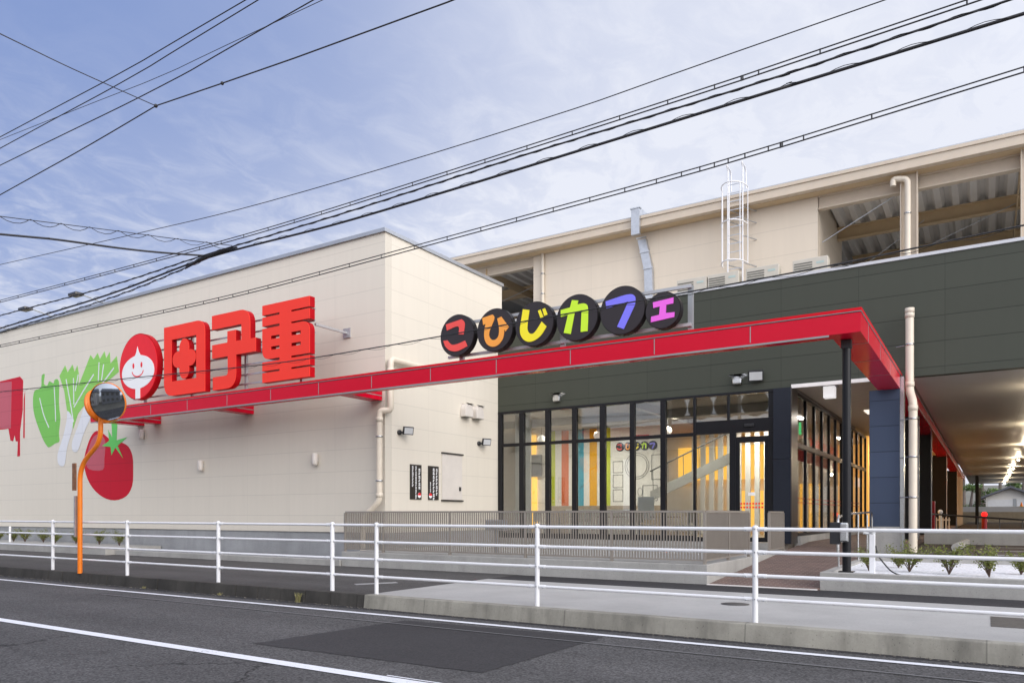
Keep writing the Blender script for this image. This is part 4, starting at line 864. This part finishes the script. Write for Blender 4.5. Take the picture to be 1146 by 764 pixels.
# ================================================================== TERRACE RAILING
rl = thing('terrace_railing', 'taupe slatted railing around the concrete terrace', 'railing', (-4.34, 13.7, .57))
def slats(x0, x1, y0, y1, parent=rl):
    L = math.hypot(x1 - x0, y1 - y0); n = int(L / .058); mb = MB(); ux, uy = (x1 - x0) / L, (y1 - y0) / L
    for i in range(1, n):
        cx, cy = x0 + ux * L * i / n, y0 + uy * L * i / n
        mb.box(cx - .009 - abs(uy) * .007, cx + .009 + abs(uy) * .007, cy - .009 - abs(ux) * .007, cy + .009 + abs(ux) * .007, .66, 1.53)
    mb.build('slat_panel', 'slat', parent)
    MB().box(min(x0, x1) - .02, max(x0, x1) + .02, min(y0, y1) - .022, max(y0, y1) + .022, 1.532, 1.57).box(min(x0, x1) - .015, max(x0, x1) + .015, min(y0, y1) - .018, max(y0, y1) + .018, .625, .658).build('rail', 'slat', parent)
px_ = [-13.55, -12.3, -10.3, -8.3, -6.3, -4.42]
for a, b in zip(px_[:-1], px_[1:]): slats(a + .03, b - .03, 13.73, 13.73)
for x in px_: B(x - .025, x + .025, 13.70, 13.76, .57, 1.531).build('post', 'slat', rl)
slats(-4.42, -4.42, 13.79, 15.2); slats(-4.42, -4.42, 15.26, 16.72)
for y in (15.23, 16.76): B(-4.45, -4.39, y - .025, y + .025, .57, 1.531).build('post', 'slat', rl)
rl2 = thing('terrace_railing', 'short taupe slatted railing piece beside the sliding door', 'railing', (-4.42, 19.3, .57))
slats(-4.42, -4.42, 18.65, 20.05, rl2)
for y in (18.62, 20.08): B(-4.45, -4.39, y - .025, y + .025, .57, 1.531).build('post', 'slat', rl2)
t = thing('electric_cabinet', 'grey electric meter cabinet behind the terrace railing', 'cabinet', (-9.6, 14.6, .57)); B(-.25, .25, -.1, .1, .55, .8).build('casing', 'steel', t, True, bevel=.01); MB().box(-.04, .04, -.04, .04, 0, .549).build('post', 'steel', t, True)

# ================================================================== GUARD PIPE FENCE
zr = (.49, .768, 1.047, 1.322)
def fence(label, xs, r, first):
    t = thing('guard_fence', label, 'fence', (xs[0], 9.14, .21))
    for x in xs:
        p = MB().tube([(x, 9.14, .20), (x, 9.14, 1.345)], r, 16)
        p.lathe([(r + .003, -.02), (r + .003, .0), (r * .7, .014), (.001, .02)], (x, 9.14, 1.35), 'z', 16).build('post', 'whitepipe', t)
    for a, b in zip(xs[:-1], xs[1:]):
        for z in zr:
            a_, b_ = (a, b) if a < b else (b, a)
            q = MB().tube([(a_ + r * .9, 9.14, z), (b_ - r * .9, 9.14, z)], .0215, 12)
            for e, sg in ((a_, 1), (b_, -1)): q.tube([(e + sg * (r + .005), 9.14, z), (e + sg * (r + .10), 9.14, z)], .026, 12)
            q.build('rail', 'whitepipe', t)
            bb = MB()
            for e, sg in ((a_, 1), (b_, -1)): bb.sphere((e + sg * (r + .07), 9.112, z - .012), .011, 4); bb.sphere((e, 9.14 - r, z), .009, 4)
            bb.build('bolt', 'steel', t)
    return t
fence('white pipe guard fence with four rails along the pale concrete pavement', [-8.33 + 3 * i for i in range(8)], .033, True)
fence('white pipe guard fence with four rails along the dark asphalt pavement', [-9.32 - 3 * i for i in range(14)], .036, False)
cn = thing('fence_link', 'short white four rail link between the two guard fences', 'fence', (-8.8, 9.14, .21))
for z in zr: MB().tube([(-9.28, 9.14, z), (-8.37, 9.14, z)], .0215, 12).build('rail', 'whitepipe', cn)

# ================================================================== TRAFFIC MIRROR
tm = thing('traffic_mirror', 'orange pole with round convex traffic mirrors, standing at the fence', 'traffic mirror', (-16.86, 8.98, .21))
pts = [(-16.86, 8.98, .2), (-16.86, 8.98, 2.55), (-16.05, 8.98, 3.06), (-16.04, 8.98, 3.62)]
MB().tube(elbow(pts, .05, .35, 8), .050, 16).build('pole', 'orange', tm)
def mirror(c, d, r, face):
    d = Vector(d).normalized(); q = d.to_track_quat('-Y', 'Z').to_matrix().to_4x4(); q.translation = Vector(c)
    def tr_(mb): mb.v = [tuple(q @ Vector(v)) for v in mb.v]; return mb
    n = 12; Rr = r * 3.0
    mb = MB().lathe([(max(1e-4, r * i / n), -(math.sqrt(Rr * Rr - (r * i / n) ** 2) - math.sqrt(Rr * Rr - r * r)) - .01) for i in range(n + 1)], (0, 0, 0), 'y', 40)
    f = tr_(mb).build('mirror_face', 'mirror' if face else 'black', tm)
    tr_(MB().lathe([(r, -.022), (r + .010, -.022), (r + .013, .012), (r * .95, .035), (r * .6, .06), (.001, .07)], (0, 0, 0), 'y', 40)).build('mirror_shell', 'orange', tm)
    hd = [(r + .03) * 1.0]
    vs = []; ang = [R(35 + i * 5) for i in range(23)]
    for a in ang: vs.append(((r + .022) * math.cos(a), -.14, (r + .022) * math.sin(a))); vs.append(((r + .022) * math.cos(a), .0, (r + .022) * math.sin(a)))
    return f
mirror((-15.52, 8.84, 3.84), (.42, -.86, -.20), .39, True)
mirror((-16.28, 9.12, 3.84), (-.97, -.12, -.2), .37, True)
MB().tube([(-16.04, 8.98, 3.60), (-15.58, 8.94, 3.80)], .03, 8).tube([(-16.04, 8.98, 3.60), (-16.24, 9.08, 3.80)], .03, 8).build('bracket', 'orange', tm)
B(-17.09, -16.96, 8.93, 8.96, 2.02, 2.62).build('plate', 'rust', tm)
B(-16.965, -16.93, 8.90, 8.99, 1.0, 1.9).build('sticker', 'steel', tm)

# ================================================================== PLANTS
def shrub_proto(seed, h, label, group):
    random.seed(seed)
    t = thing('shrub', label, 'shrub', (0, 0, 0), group)
    tw = MB(); lf = MB()
    for i in range(15):
        a = random.uniform(0, 2 * math.pi); tilt = random.uniform(.08, .85); L = h * random.uniform(.6, 1.05)
        pts = []; 
        for j in range(5):
            s = j / 4; pts.append((math.cos(a) * tilt * L * s * (0.6 + .4 * s), math.sin(a) * tilt * L * s * (0.6 + .4 * s), L * s * (1 - .18 * tilt * s)))
        tw.tube(pts, .006, 4, False, [.008, .006, .005, .004, .002])
        for j in range(58):
            s = random.uniform(.34, 1.0); k_ = min(3, int(s * 4)); f = s * 4 - k_
            p = Vector(pts[k_]).lerp(Vector(pts[k_ + 1]), f) + Vector((random.gauss(0, .032), random.gauss(0, .032), random.gauss(0, .03)))
            d = Vector((random.gauss(0, 1), random.gauss(0, 1), random.uniform(.0, 1.3))).normalized(); sd_ = d.cross(Vector((random.gauss(0, 1), random.gauss(0, 1), random.gauss(0, 1)))).normalized()
            l_ = random.uniform(.030, .052); w_ = l_ * .26
            lf.add([p, p + d * l_ * .5 + sd_ * w_, p + d * l_, p + d * l_ * .5 - sd_ * w_], [(0, 1, 2, 3)])
    tw.build('stem', 'twig', t, True); lf.build('foliage', 'leaf', t, True); return t
gR = 'shrubs in the white gravel bed'; gL = 'shrubs along the foot of the street wall'
sR = [(-1.84, 15.3, .85, 'sparse twiggy green shrub in white gravel just left of the white water post'), (-1.45, 16.4, .85, 'small green shrub in white gravel against the blue column base'), (-1.18, 15.35, 1.0, 'bushy green shrub in white gravel just right of the water post'), (-.55, 15.1, 1.05, 'green shrub in white gravel in front of the round wheel stop'), (.04, 14.8, 1.05, 'green shrub in white gravel with bare crossing stems, right of the wheel stop'), (.50, 15.7, 1.05, 'green shrub in white gravel at the right edge of the photo'), (1.2, 15.0, 1.0, 'green shrub in white gravel outside the right edge')]
pr = [shrub_proto(11 + 12 * i, (.50, .44, .56, .60)[i], sR[i][3], gR) for i in range(4)]
for i, (x, y, s, lb) in enumerate(sR):
    if i < 4: o = pr[i]; o.location = (x, y, .455); o.scale = (s, s, s)
    else: dup(pr[i % 4], (x, y, .455), i * 1.3, lb, s)
sL = [(-33.2, 14.5, .95, 'low shrub by the street wall below the red drip mural'), (-31.75, 14.4, .9, 'low shrub by the street wall behind the small white marker'), (-31.1, 14.5, 1.0, 'broad low shrub by the street wall below the green pepper mural'), (-29.95, 14.6, .95, 'low shrub by the street wall left of the second fence post'), (-28.9, 14.5, 1.0, 'low shrub by the street wall just right of the second fence post'), (-27.3, 14.4, .95, 'low shrub by the street wall half hidden by the orange pole'), (-26.0, 14.5, 1.0, 'low upright shrub by the street wall below the tomato mural'), (-24.6, 14.4, .95, 'last low shrub by the street wall at the end of the planter')]
for i, (x, y, s, lb) in enumerate(sL):
    o = dup(pr[(i * 3 + 1) % 4], (x, y, .44), i * 2.1, lb, s); o['group'] = gL
t = thing('marker_post', 'small white marker post among the low shrubs', 'post', (-31.6, 14.2, .44)); MB().tube([(0, 0, 0), (0, 0, .55)], .04, 10).build('shaft', 'white', t, True); MB().sphere((0, 0, .55), .045, 6).build('cap', 'white', t, True)
# weeds in the gutter
def weed(loc, label, n, h):
    random.seed(int(abs(loc[0]) * 10)); t = thing('weed', label, 'weed', loc, 'weeds growing along the kerb'); mb = MB()
    for i in range(n):
        a = random.uniform(0, 6.28); L = h * random.uniform(.5, 1); le = random.uniform(.2, .9)
        b = Vector((random.gauss(0, .03), random.gauss(0, .012), 0)); m_ = b + Vector((math.cos(a) * le * L * .4, math.sin(a) * le * L * .25, L * .7)); e = b + Vector((math.cos(a) * le * L, math.sin(a) * le * L * .4, L * (.95 - .4 * le)))
        s_ = Vector((.0025, .002, 0)); mb.add([b - s_, b + s_, m_ + s_ * .8, m_ - s_ * .8, e], [(0, 1, 2, 3), (3, 2, 4)])
    mb.build('foliage', 'drygrass', t, True)
weed((-9.9, 8.92, 0), 'tuft of dry grass at the dark kerb near the fence joint', 60, .24); weed((-12.0, 8.93, 0), 'small dry weed at the dark kerb', 25, .08); weed((-14.4, 8.94, 0), 'tiny weed tuft at the dark kerb further left', 18, .07)

# water post and hose, handrail of the path
t = thing('water_post', 'white garden tap post standing in the gravel', 'tap post', (-1.69, 14.5, .455))
MB().box(-.045, .045, -.045, .045, 0, .70).build('post', 'whitepipe', t, True, bevel=.008); MB().sphere((0, -.0, .72), .055, 6).tube([(-.02, 0, .70), (-.14, -.05, .72)], .022, 8).build('tap', 'ledface', t, True)
tag(MB().tube(smooth([(-1.63, 14.47, .95), (-1.60, 14.45, .80), (-1.5, 14.4, .66), (-1.38, 14.35, .53), (-1.25, 14.3, .475), (-1.1, 14.3, .47)], 5, False), .012, 8).build('garden_hose', 'black'), 'black garden hose hanging from the tap post onto gravel', 'hose')
hrt = thing('path_handrail', 'stainless handrail on posts along the brick path', 'handrail', (-2.36, 15.2, .5))
MB().tube(elbow([(-2.36, 15.2, .72), (-2.36, 15.2, 1.42), (-2.36, 16.0, 1.50), (-2.36, 20.2, 1.55), (-2.36, 20.2, .9)], .02, .15), .022, 10).build('rail', 'stainless', hrt)
for y in (15.3, 17.85, 19.3): MB().tube([(-2.36, y, .49), (-2.36, y, 1.49)], .018, 8).build('post', 'stainless', hrt)

# parking lot things
t = thing('wheel_stop', 'round concrete wheel stop lying in the parking lot', 'wheel stop', (-.6, 22.5, .6)); MB().tube([(-.63, 21.2, .69), (-.50, 26.0 - .4, .69)], .10, 12).build('body', 'concrete', t)
t = thing('parking_railing', 'dark handrail with thin posts across the parking lot', 'railing', (-1.6, 30, .6))
MB().tube([(-1.6, 30, 1.50), (1.2, 29.4, 1.30), (6, 28.5, 1.15)], .03, 8).build('rail', 'brushed', t)
for i in range(9): MB().tube([(-1.5 + i * .62, 30 - i * .11, .6), (-1.5 + i * .62, 30 - i * .11, 1.44 - i * .035)], .018, 6).build('post', 'brushed', t)
t = thing('fire_cabinet', 'tall red fire hose cabinet beside the cream drainpipe', 'cabinet', (-2.05, 33.6, .6)); B(-.35, .35, -.2, .2, .0, 1.40).build('casing', 'redplain', t, True, bevel=.01); B(.05, .09, -.225, -.201, .6, .75).build('handle', 'black', t, True)
for i, (x, y) in enumerate(((-1.95, 36.0), (-1.7, 37.6))):
    t = thing('bollard', ['cream bollard with round head, nearer of two behind the columns', 'cream bollard with round head, farther of two behind the columns'][i], 'bollard', (x, y, .6), 'bollards by the columns'); MB().tube([(0, 0, 0), (0, 0, .95)], .06, 10).build('shaft', 'pipe', t, True); MB().sphere((0, 0, 1.0), .1, 6).build('head', 'white', t, True)
gt = thing('low_gate', 'low slatted cream gate between the far columns', 'gate', (-1.9, 41, .6))
g = MB()
for i in range(7): g.box(-2.3 + i * .13, -2.25 + i * .13, 41, 41.05, .6, 1.35)
g.box(-2.32, -1.45, 41.055, 41.1, 1.2, 1.26).build('slats', 'pipe', gt)
t = thing('hydrant_beacon', 'red fire hydrant post with glowing round red lamp', 'hydrant', (-.12, 55, .6)); MB().tube([(0, 0, 0), (0, 0, .74)], .15, 14).build('body', 'redplain', t, True); MB().sphere((0, 0, .88), .17, 8).build('lamp', 'redlit', t, True)
t = thing('lot_post', 'dark square post under the far end of the parking roof', 'post', (-.72, 78, .6)); B(-.13, .13, -.13, .13, 0, 4.27).build('shaft', 'blackcol', t, True); B(.131, .29, -.05, .05, 1.7, 3.2).build('sign_plate', 'brushed', t, True)
# far end: retaining wall, white fence, house, hill, trees
tag(B(-30, 40, 100, 100.5, -.1, 1.75).build('retaining_wall', 'tanwall'), 'low tan retaining wall beyond the parking lot', 'wall')
tag(B(-30, 40, 101.5, 101.7, -.1, 2.35).build('garden_wall', 'whitecap'), 'long white garden wall above the tan retaining wall', 'wall')
hs = thing('house', 'grey gabled house beyond the parking lot', 'house', (2.2, 112, 0))
B(-2.3, 2.9, 0, 9, 0, 3.60).build('wall', 'plaster', hs, True)
MB().prism([[(-2.3, 3.602), (2.9, 3.602), (.3, 4.72)]], XZ, .15, 8.9).build('gable', 'plaster', hs, True)
MB().prism([[(-2.8, 3.45), (.3, 4.75), (3.4, 3.45), (3.4, 3.68), (.3, 5.0), (-2.8, 3.68)]], XZ, -.6, 9.6).build('roof', 'tile', hs, True)
MB().box(-2.1, .55, -.03, -.001, 1.2, 3.3).build('window', 'ledface', hs, True); MB().box(.57, .9, -.06, -.001, .8, 3.4).build('shutter_post', 'seam', hs, True); MB().box(.95, 2.7, -.03, -.001, 1.2, 3.3).build('window', 'ledface', hs, True)
t = thing('traffic_cone', 'small orange cone on the far garden wall', 'cone', (3.29, 101.6, 2.35)); MB().lathe([(.16, 0), (.04, .5), (.001, .51)], (0, 0, 0), 'z', 12).build('body', 'orange', t, True); B(-.2, .2, -.2, .2, -.001, .03).build('base', 'k3', t, True)
hl = MB(); nx, ny = 40, 12
for i in range(nx + 1):
    for j in range(ny + 1):
        X = -160 + i * 10; Y = 120 + j * 12; hl.v.append((X, Y, -1 + 11 * (j / ny) ** .55 + 1.5 * math.sin(X * .05) * math.sin(Y * .06)))
hl.f = [[i * (ny + 1) + j, (i + 1) * (ny + 1) + j, (i + 1) * (ny + 1) + j + 1, i * (ny + 1) + j + 1] for i in range(nx) for j in range(ny)]; hl.sm = [True] * len(hl.f)
kind(hl.build('hillside', 'far'))
def tree(label, loc, h, cr, seed, trunk_only=False, nm='tree'):
    random.seed(seed); t = thing(nm, label, 'tree', loc, 'trees beyond the parking lot')
    MB().tube([(0, 0, 0), (random.gauss(0, .1), 0, h * .5), (random.gauss(0, .2), 0, h)], .2, 8, True, [.26, .2, .1]).build('trunk', 'bark', t, True)
    lf = MB(); cl = [(random.gauss(0, cr * .45), random.gauss(0, cr * .45), h * random.uniform(.35 if not trunk_only else .8, 1.02), cr * random.uniform(.3, .55)) for _ in range(11)]
    for cx, cy, cz, r_ in cl:
        for _ in range(130):
            d = Vector((random.gauss(0, 1), random.gauss(0, 1), random.gauss(0, .8))).normalized() * r_ * random.uniform(.55, 1.05)
            p = Vector((cx, cy, cz)) + d; u = Vector((random.gauss(0, 1), random.gauss(0, 1), random.gauss(0, 1))).normalized(); v_ = u.cross(d).normalized(); s_ = random.uniform(.09, .17)
            lf.add([p - u * s_, p + v_ * s_ * .6, p + u * s_, p - v_ * s_ * .6], [(0, 1, 2, 3)])
    lf.build('crown', 'forest', t, True); return t
tl = ['round bright green bush tree left of the grey house', 'low green bush tree behind the left eave of the house', 'green bush tree behind the house roof', 'green tree at the far right behind the house', 'green tree beyond the garden wall, far left']
for i, (x, y, h, c) in enumerate(((-1.7, 122, 5.2, 1.7), (.4, 123, 5.0, 1.5), (3.2, 127, 6.6, 1.5), (8, 122, 6.0, 2.2), (-6.5, 122, 6, 2.2))): tree(tl[i], (x, y, .0), h, c, 40 + i)
random.seed(5)
for i in range(14):
    x = -12 + i * 1.9 + random.uniform(-.5, .5); tree(['tall bare trunked tree on the hillside behind the house, left end of the row', 'tall bare trunked tree on the hillside behind the house'][i > 0], (x, 136 + random.uniform(0, 4), 2.0), 10.5, 2.6, 70 + i, True, 'pine_tree')

# ================================================================== DRAIN COVERS
def cover(name, label, pts, z, m, cat='drain cover'):
    o = MB().hexa([(x, y, z - .01) for x, y in pts], [(x, y, z) for x, y in pts]); ob = o.build(name, m); return tag(ob, label, cat)
gr = thing('drain_grate', 'dark paver drain cover set in the concrete pavement', 'drain cover', (.6, 10.75, .212))
for i in range(4): B(.04 + i * .36, .385 + i * .36, 10.25, 11.25, .2, .2165).build('slab', 'manhole', gr)
cover('hole_cover', 'small dark valve cover in the asphalt pavement near the slab edge', [(-9.9, 10.25), (-9.5, 10.95), (-9.35, 10.85), (-9.75, 10.15)], .2155, 'steel')
tag(MB().lathe([(.001, .0), (.20, .0), (.20, -.01)], (-3.05, 10.85, .2155), 'z', 24).build('valve_cover', 'manhole'), 'round iron valve cover in the pale concrete pavement', 'drain cover')

# ================================================================== OVERHEAD CABLES
def cable(label, pts, r=.012, ext=(18, 18), spiral=None, group='overhead cables across the sky', ties=0, k_=6):
    P = [Vector(p) for p in pts]
    if P[0].x > P[-1].x: P.reverse()
    def extp(a, b, d):
        v = (a - b).normalized(); return a + v * d
    if ext[0]: P = [extp(P[0], P[1], ext[0])] + P
    if ext[1]: P = P + [extp(P[-1], P[-2], ext[1])]
    S = [Vector(q) for q in smooth([tuple(p) for p in P], k_, False)]
    t = thing('overhead_cable', label, 'cable', tuple(S[len(S) // 2]), group)
    MB().tube(S, r, 6).build('wire', 'dark', t)
    if spiral:
        amp, pitch, rr, dz = spiral
        L = 0; pts2 = []
        for a, b in zip(S[:-1], S[1:]):
            d = (b - a).length; n = max(1, int(d / (pitch / 8)))
            for j in range(n):
                q = a.lerp(b, j / n); ph = 2 * math.pi * (L + d * j / n) / pitch
                pts2.append(q + Vector((0, amp * math.cos(ph), amp * math.sin(ph) + dz)))
            L += d
        MB().tube(pts2, rr, 4).build('lashing', 'dark', t)
    if ties:
        mb = MB(); low = [s + Vector((0, 0, -ties)) for s in S]; mb.tube(low, r * 1.1, 6); L = 0
        for a, b in zip(S[:-1], S[1:]):
            n = max(1, round((b - a).length / .9))
            for j in range(n):
                q = a.lerp(b, j / n); mb.tube([q + Vector((0, 0, r)), q + Vector((.0, 0, -ties - r))], r * 1.1, 4)
        mb.build('lower_wire', 'dark', t)
    return t
cable('plain black cable crossing the top left sky, topmost of three', [(-15.96, 7, 8.70), (-11.8, 7, 8.67), (-8.83, 7, 8.735)], .008)
cable('plain black cable crossing the top left sky, second of three', [(-15.96, 7, 8.484), (-11.67, 7, 8.51), (-8.57, 7, 8.639)], .008)
cable('plain black cable crossing the top left sky, lowest of three', [(-17.33, 7.6, 8.73), (-11.76, 7.6, 8.69), (-8.12, 7.6, 8.823)], .009)
kc = cable('kinked thin cable pulled up by a crossing stay wire at top left', [(-17.33, 7.6, 8.118), (-14.25, 7.6, 8.256), (-11.9, 7.6, 8.40)], .010, (18, 0))
MB().tube([(-11.9, 7.6, 8.40), (-10.2, 7.6, 8.255), (-8.507, 7.6, 8.119), (-5.75, 7.6, 7.93), (8, 7.6, 7.3)], .010, 6).sphere((-11.9, 7.6, 8.40), .032, 5).sphere((-10.15, 7.6, 8.25), .028, 5).build('wire', 'dark', kc)
cable('thin stay wire running across the street to the kinked cable', [(-11.9, 7.6, 8.40), (-11.42, 6, 8.066), (-10.26, 4.5, 7.395)], .007, (0, 4))
cable('faint thin wire high in the left sky', [(-17.7, 9, 10.49), (-13.92, 9, 10.22), (-10.73, 9, 10.13)], .006)
cable('thin single wire above the cable bundle', [(-18.7, 8.2, 7.08), (-13.53, 8.2, 6.74), (-9.8, 8.2, 6.53), (-4.8, 8.2, 6.44), (-.85, 8.2, 6.53)], .006)
cable('double wire with small ties, uppermost of the long bundle', [(-18.7, 8.2, 6.28), (-13.53, 8.2, 6.17), (-9.8, 8.2, 6.11), (-6.2, 8.2, 6.145), (-2.53, 8.2, 6.209), (-.155, 8.2, 6.282)], .007, ties=.045)
cable('thick twisted cable in the middle of the long bundle', [(-18.7, 8.2, 5.94), (-14.4, 8.2, 5.90), (-11.45, 8.2, 5.965), (-8.4, 8.2, 5.985), (-6.2, 8.2, 6.03), (-4.8, 8.2, 6.06), (-1.95, 8.2, 6.09), (.18, 8.2, 6.16)], .011, spiral=(.014, .5, .005, .0))
cable('thickest black cable, lowest of the long bundle', [(-18.7, 8.25, 5.68), (-14.4, 8.25, 5.77), (-11.45, 8.25, 5.93), (-8.4, 8.25, 5.885), (-6.2, 8.25, 5.905), (-4.8, 8.25, 5.93), (-1.95, 8.25, 5.985), (.286, 8.25, 6.026)], .016, spiral=(.020, .6, .004, .012))
cable('thin black cable just below the thickest cable at left', [(-18.7, 8.3, 5.62), (-14.4, 8.3, 5.72), (-11.45, 8.3, 5.95)], .010, (18, 0), spiral=(.02, .5, .005, 0))
cable('thick black cable bundle branching across the street to the left', [(-11.45, 8.2, 5.96), (-11.7, 7.5, 5.86), (-11.88, 6.9, 5.79), (-11.83, 5.9, 5.61), (-11.86, 5.2, 5.47)], .016, (6, 0), spiral=(.012, .4, .004, 0))
cable('loosely coiled thin cable above the branching bundle', [(-10.69, 8.2, 5.99), (-11.4, 7.5, 6.04), (-11.88, 6.9, 6.06), (-11.86, 5.2, 5.724)], .006, (6, 0), spiral=(.04, .45, .005, -.03))
t = thing('cable_joint', 'knotted black joint where the cable bundle branches', 'cable joint', (-11.45, 8.2, 5.95), 'overhead cables across the sky')
jb = MB().tube([(-12.0, 8.22, 5.84), (-11.6, 8.22, 5.92), (-11.1, 8.22, 5.96), (-10.6, 8.22, 5.95)], .04, 8, True, [.015, .032, .026, .015]); jb.build('sleeve', 'dark', t)
cable('double wire with small ties crossing in front of the store roof', [(-19.6, 8.6, 5.465), (-13.22, 8.6, 5.365), (-10.28, 8.6, 5.36), (-6.5, 8.6, 5.443), (-3.36, 8.6, 5.52), (-2.05, 8.6, 5.575), (.3, 8.6, 5.716)], .007, ties=.05)
cable('low thick cable with a loose looped wire crossing in front of the signs', [(-20.3, 8.9, 4.47), (-14.84, 8.9, 4.277), (-10.64, 8.9, 4.12), (-8.14, 8.9, 4.115), (-7.07, 8.9, 4.128), (-2.96, 8.9, 4.197), (-1.18, 8.9, 4.245), (.31, 8.9, 4.318)], .009, spiral=(.02, .62, .003, -.02))
for i, (x, z, wh) in enumerate(((-15.7, 5.83, 'on the lower left cable'), (-13.0, 5.93, 'on the twisted cable'))):
    pass

# ================================================================== houses across the street (seen in the mirror and the glass)
def far_house(label, x0, x1, y0, h, roofm, wallm):
    t = thing('house', label, 'house', ((x0 + x1) / 2, y0, 0), 'houses across the street')
    B(x0, x1, y0 - 8, y0, -.1, h).build('wall', wallm, t)
    MB().prism([[(y0 - 8.6, h), (y0 + .6, h), (y0 - 4, h + 2.2)]], YZ, x0 - .5, x1 + .5).build('roof', roofm, t)
    n = int((x1 - x0) / 2.6)
    for i in range(n):
        for z in (1.0, 3.7):
            if z + 1.4 < h: B(x0 + .7 + i * 2.6, x0 + 2.1 + i * 2.6, y0 + .001, y0 + .04, z, z + 1.3).build('window', 'acdark', t)
far_house('cream two storey house across the street, left of camera', -34, -24, -5, 5.8, 'tile', 'plaster')
far_house('grey two storey house across the street, behind camera', -20, -9, -5.5, 5.6, 'tile', 'plinth')
far_house('brown two storey house across the street, right of camera', -4, 8, -6, 5.8, 'tile', 'tanwall')

# grit and small litter washed along the kerb
random.seed(21); gm = MB()
for i in range(900):
    x = random.uniform(-22, 6); y = 8.955 - abs(random.gauss(0, .06)); z0 = .004; a = random.uniform(.004, .013); b = a * random.uniform(.5, 1); h = a * random.uniform(.3, .7)
    gm.hexa([(x - a, y - b, z0), (x + a, y - b * .6, z0), (x + a * .8, y + b, z0), (x - a * .7, y + b, z0)], [(x - a * .5, y - b * .5, z0 + h), (x + a * .6, y - b * .3, z0 + h), (x + a * .4, y + b * .5, z0 + h), (x - a * .3, y + b * .5, z0 + h)])
gg = gm.build('gutter_grit', 'grit'); gg['kind'] = 'stuff'; gg['label'] = 'fine grit and leaf litter along the foot of the kerb'; gg['category'] = 'grit'
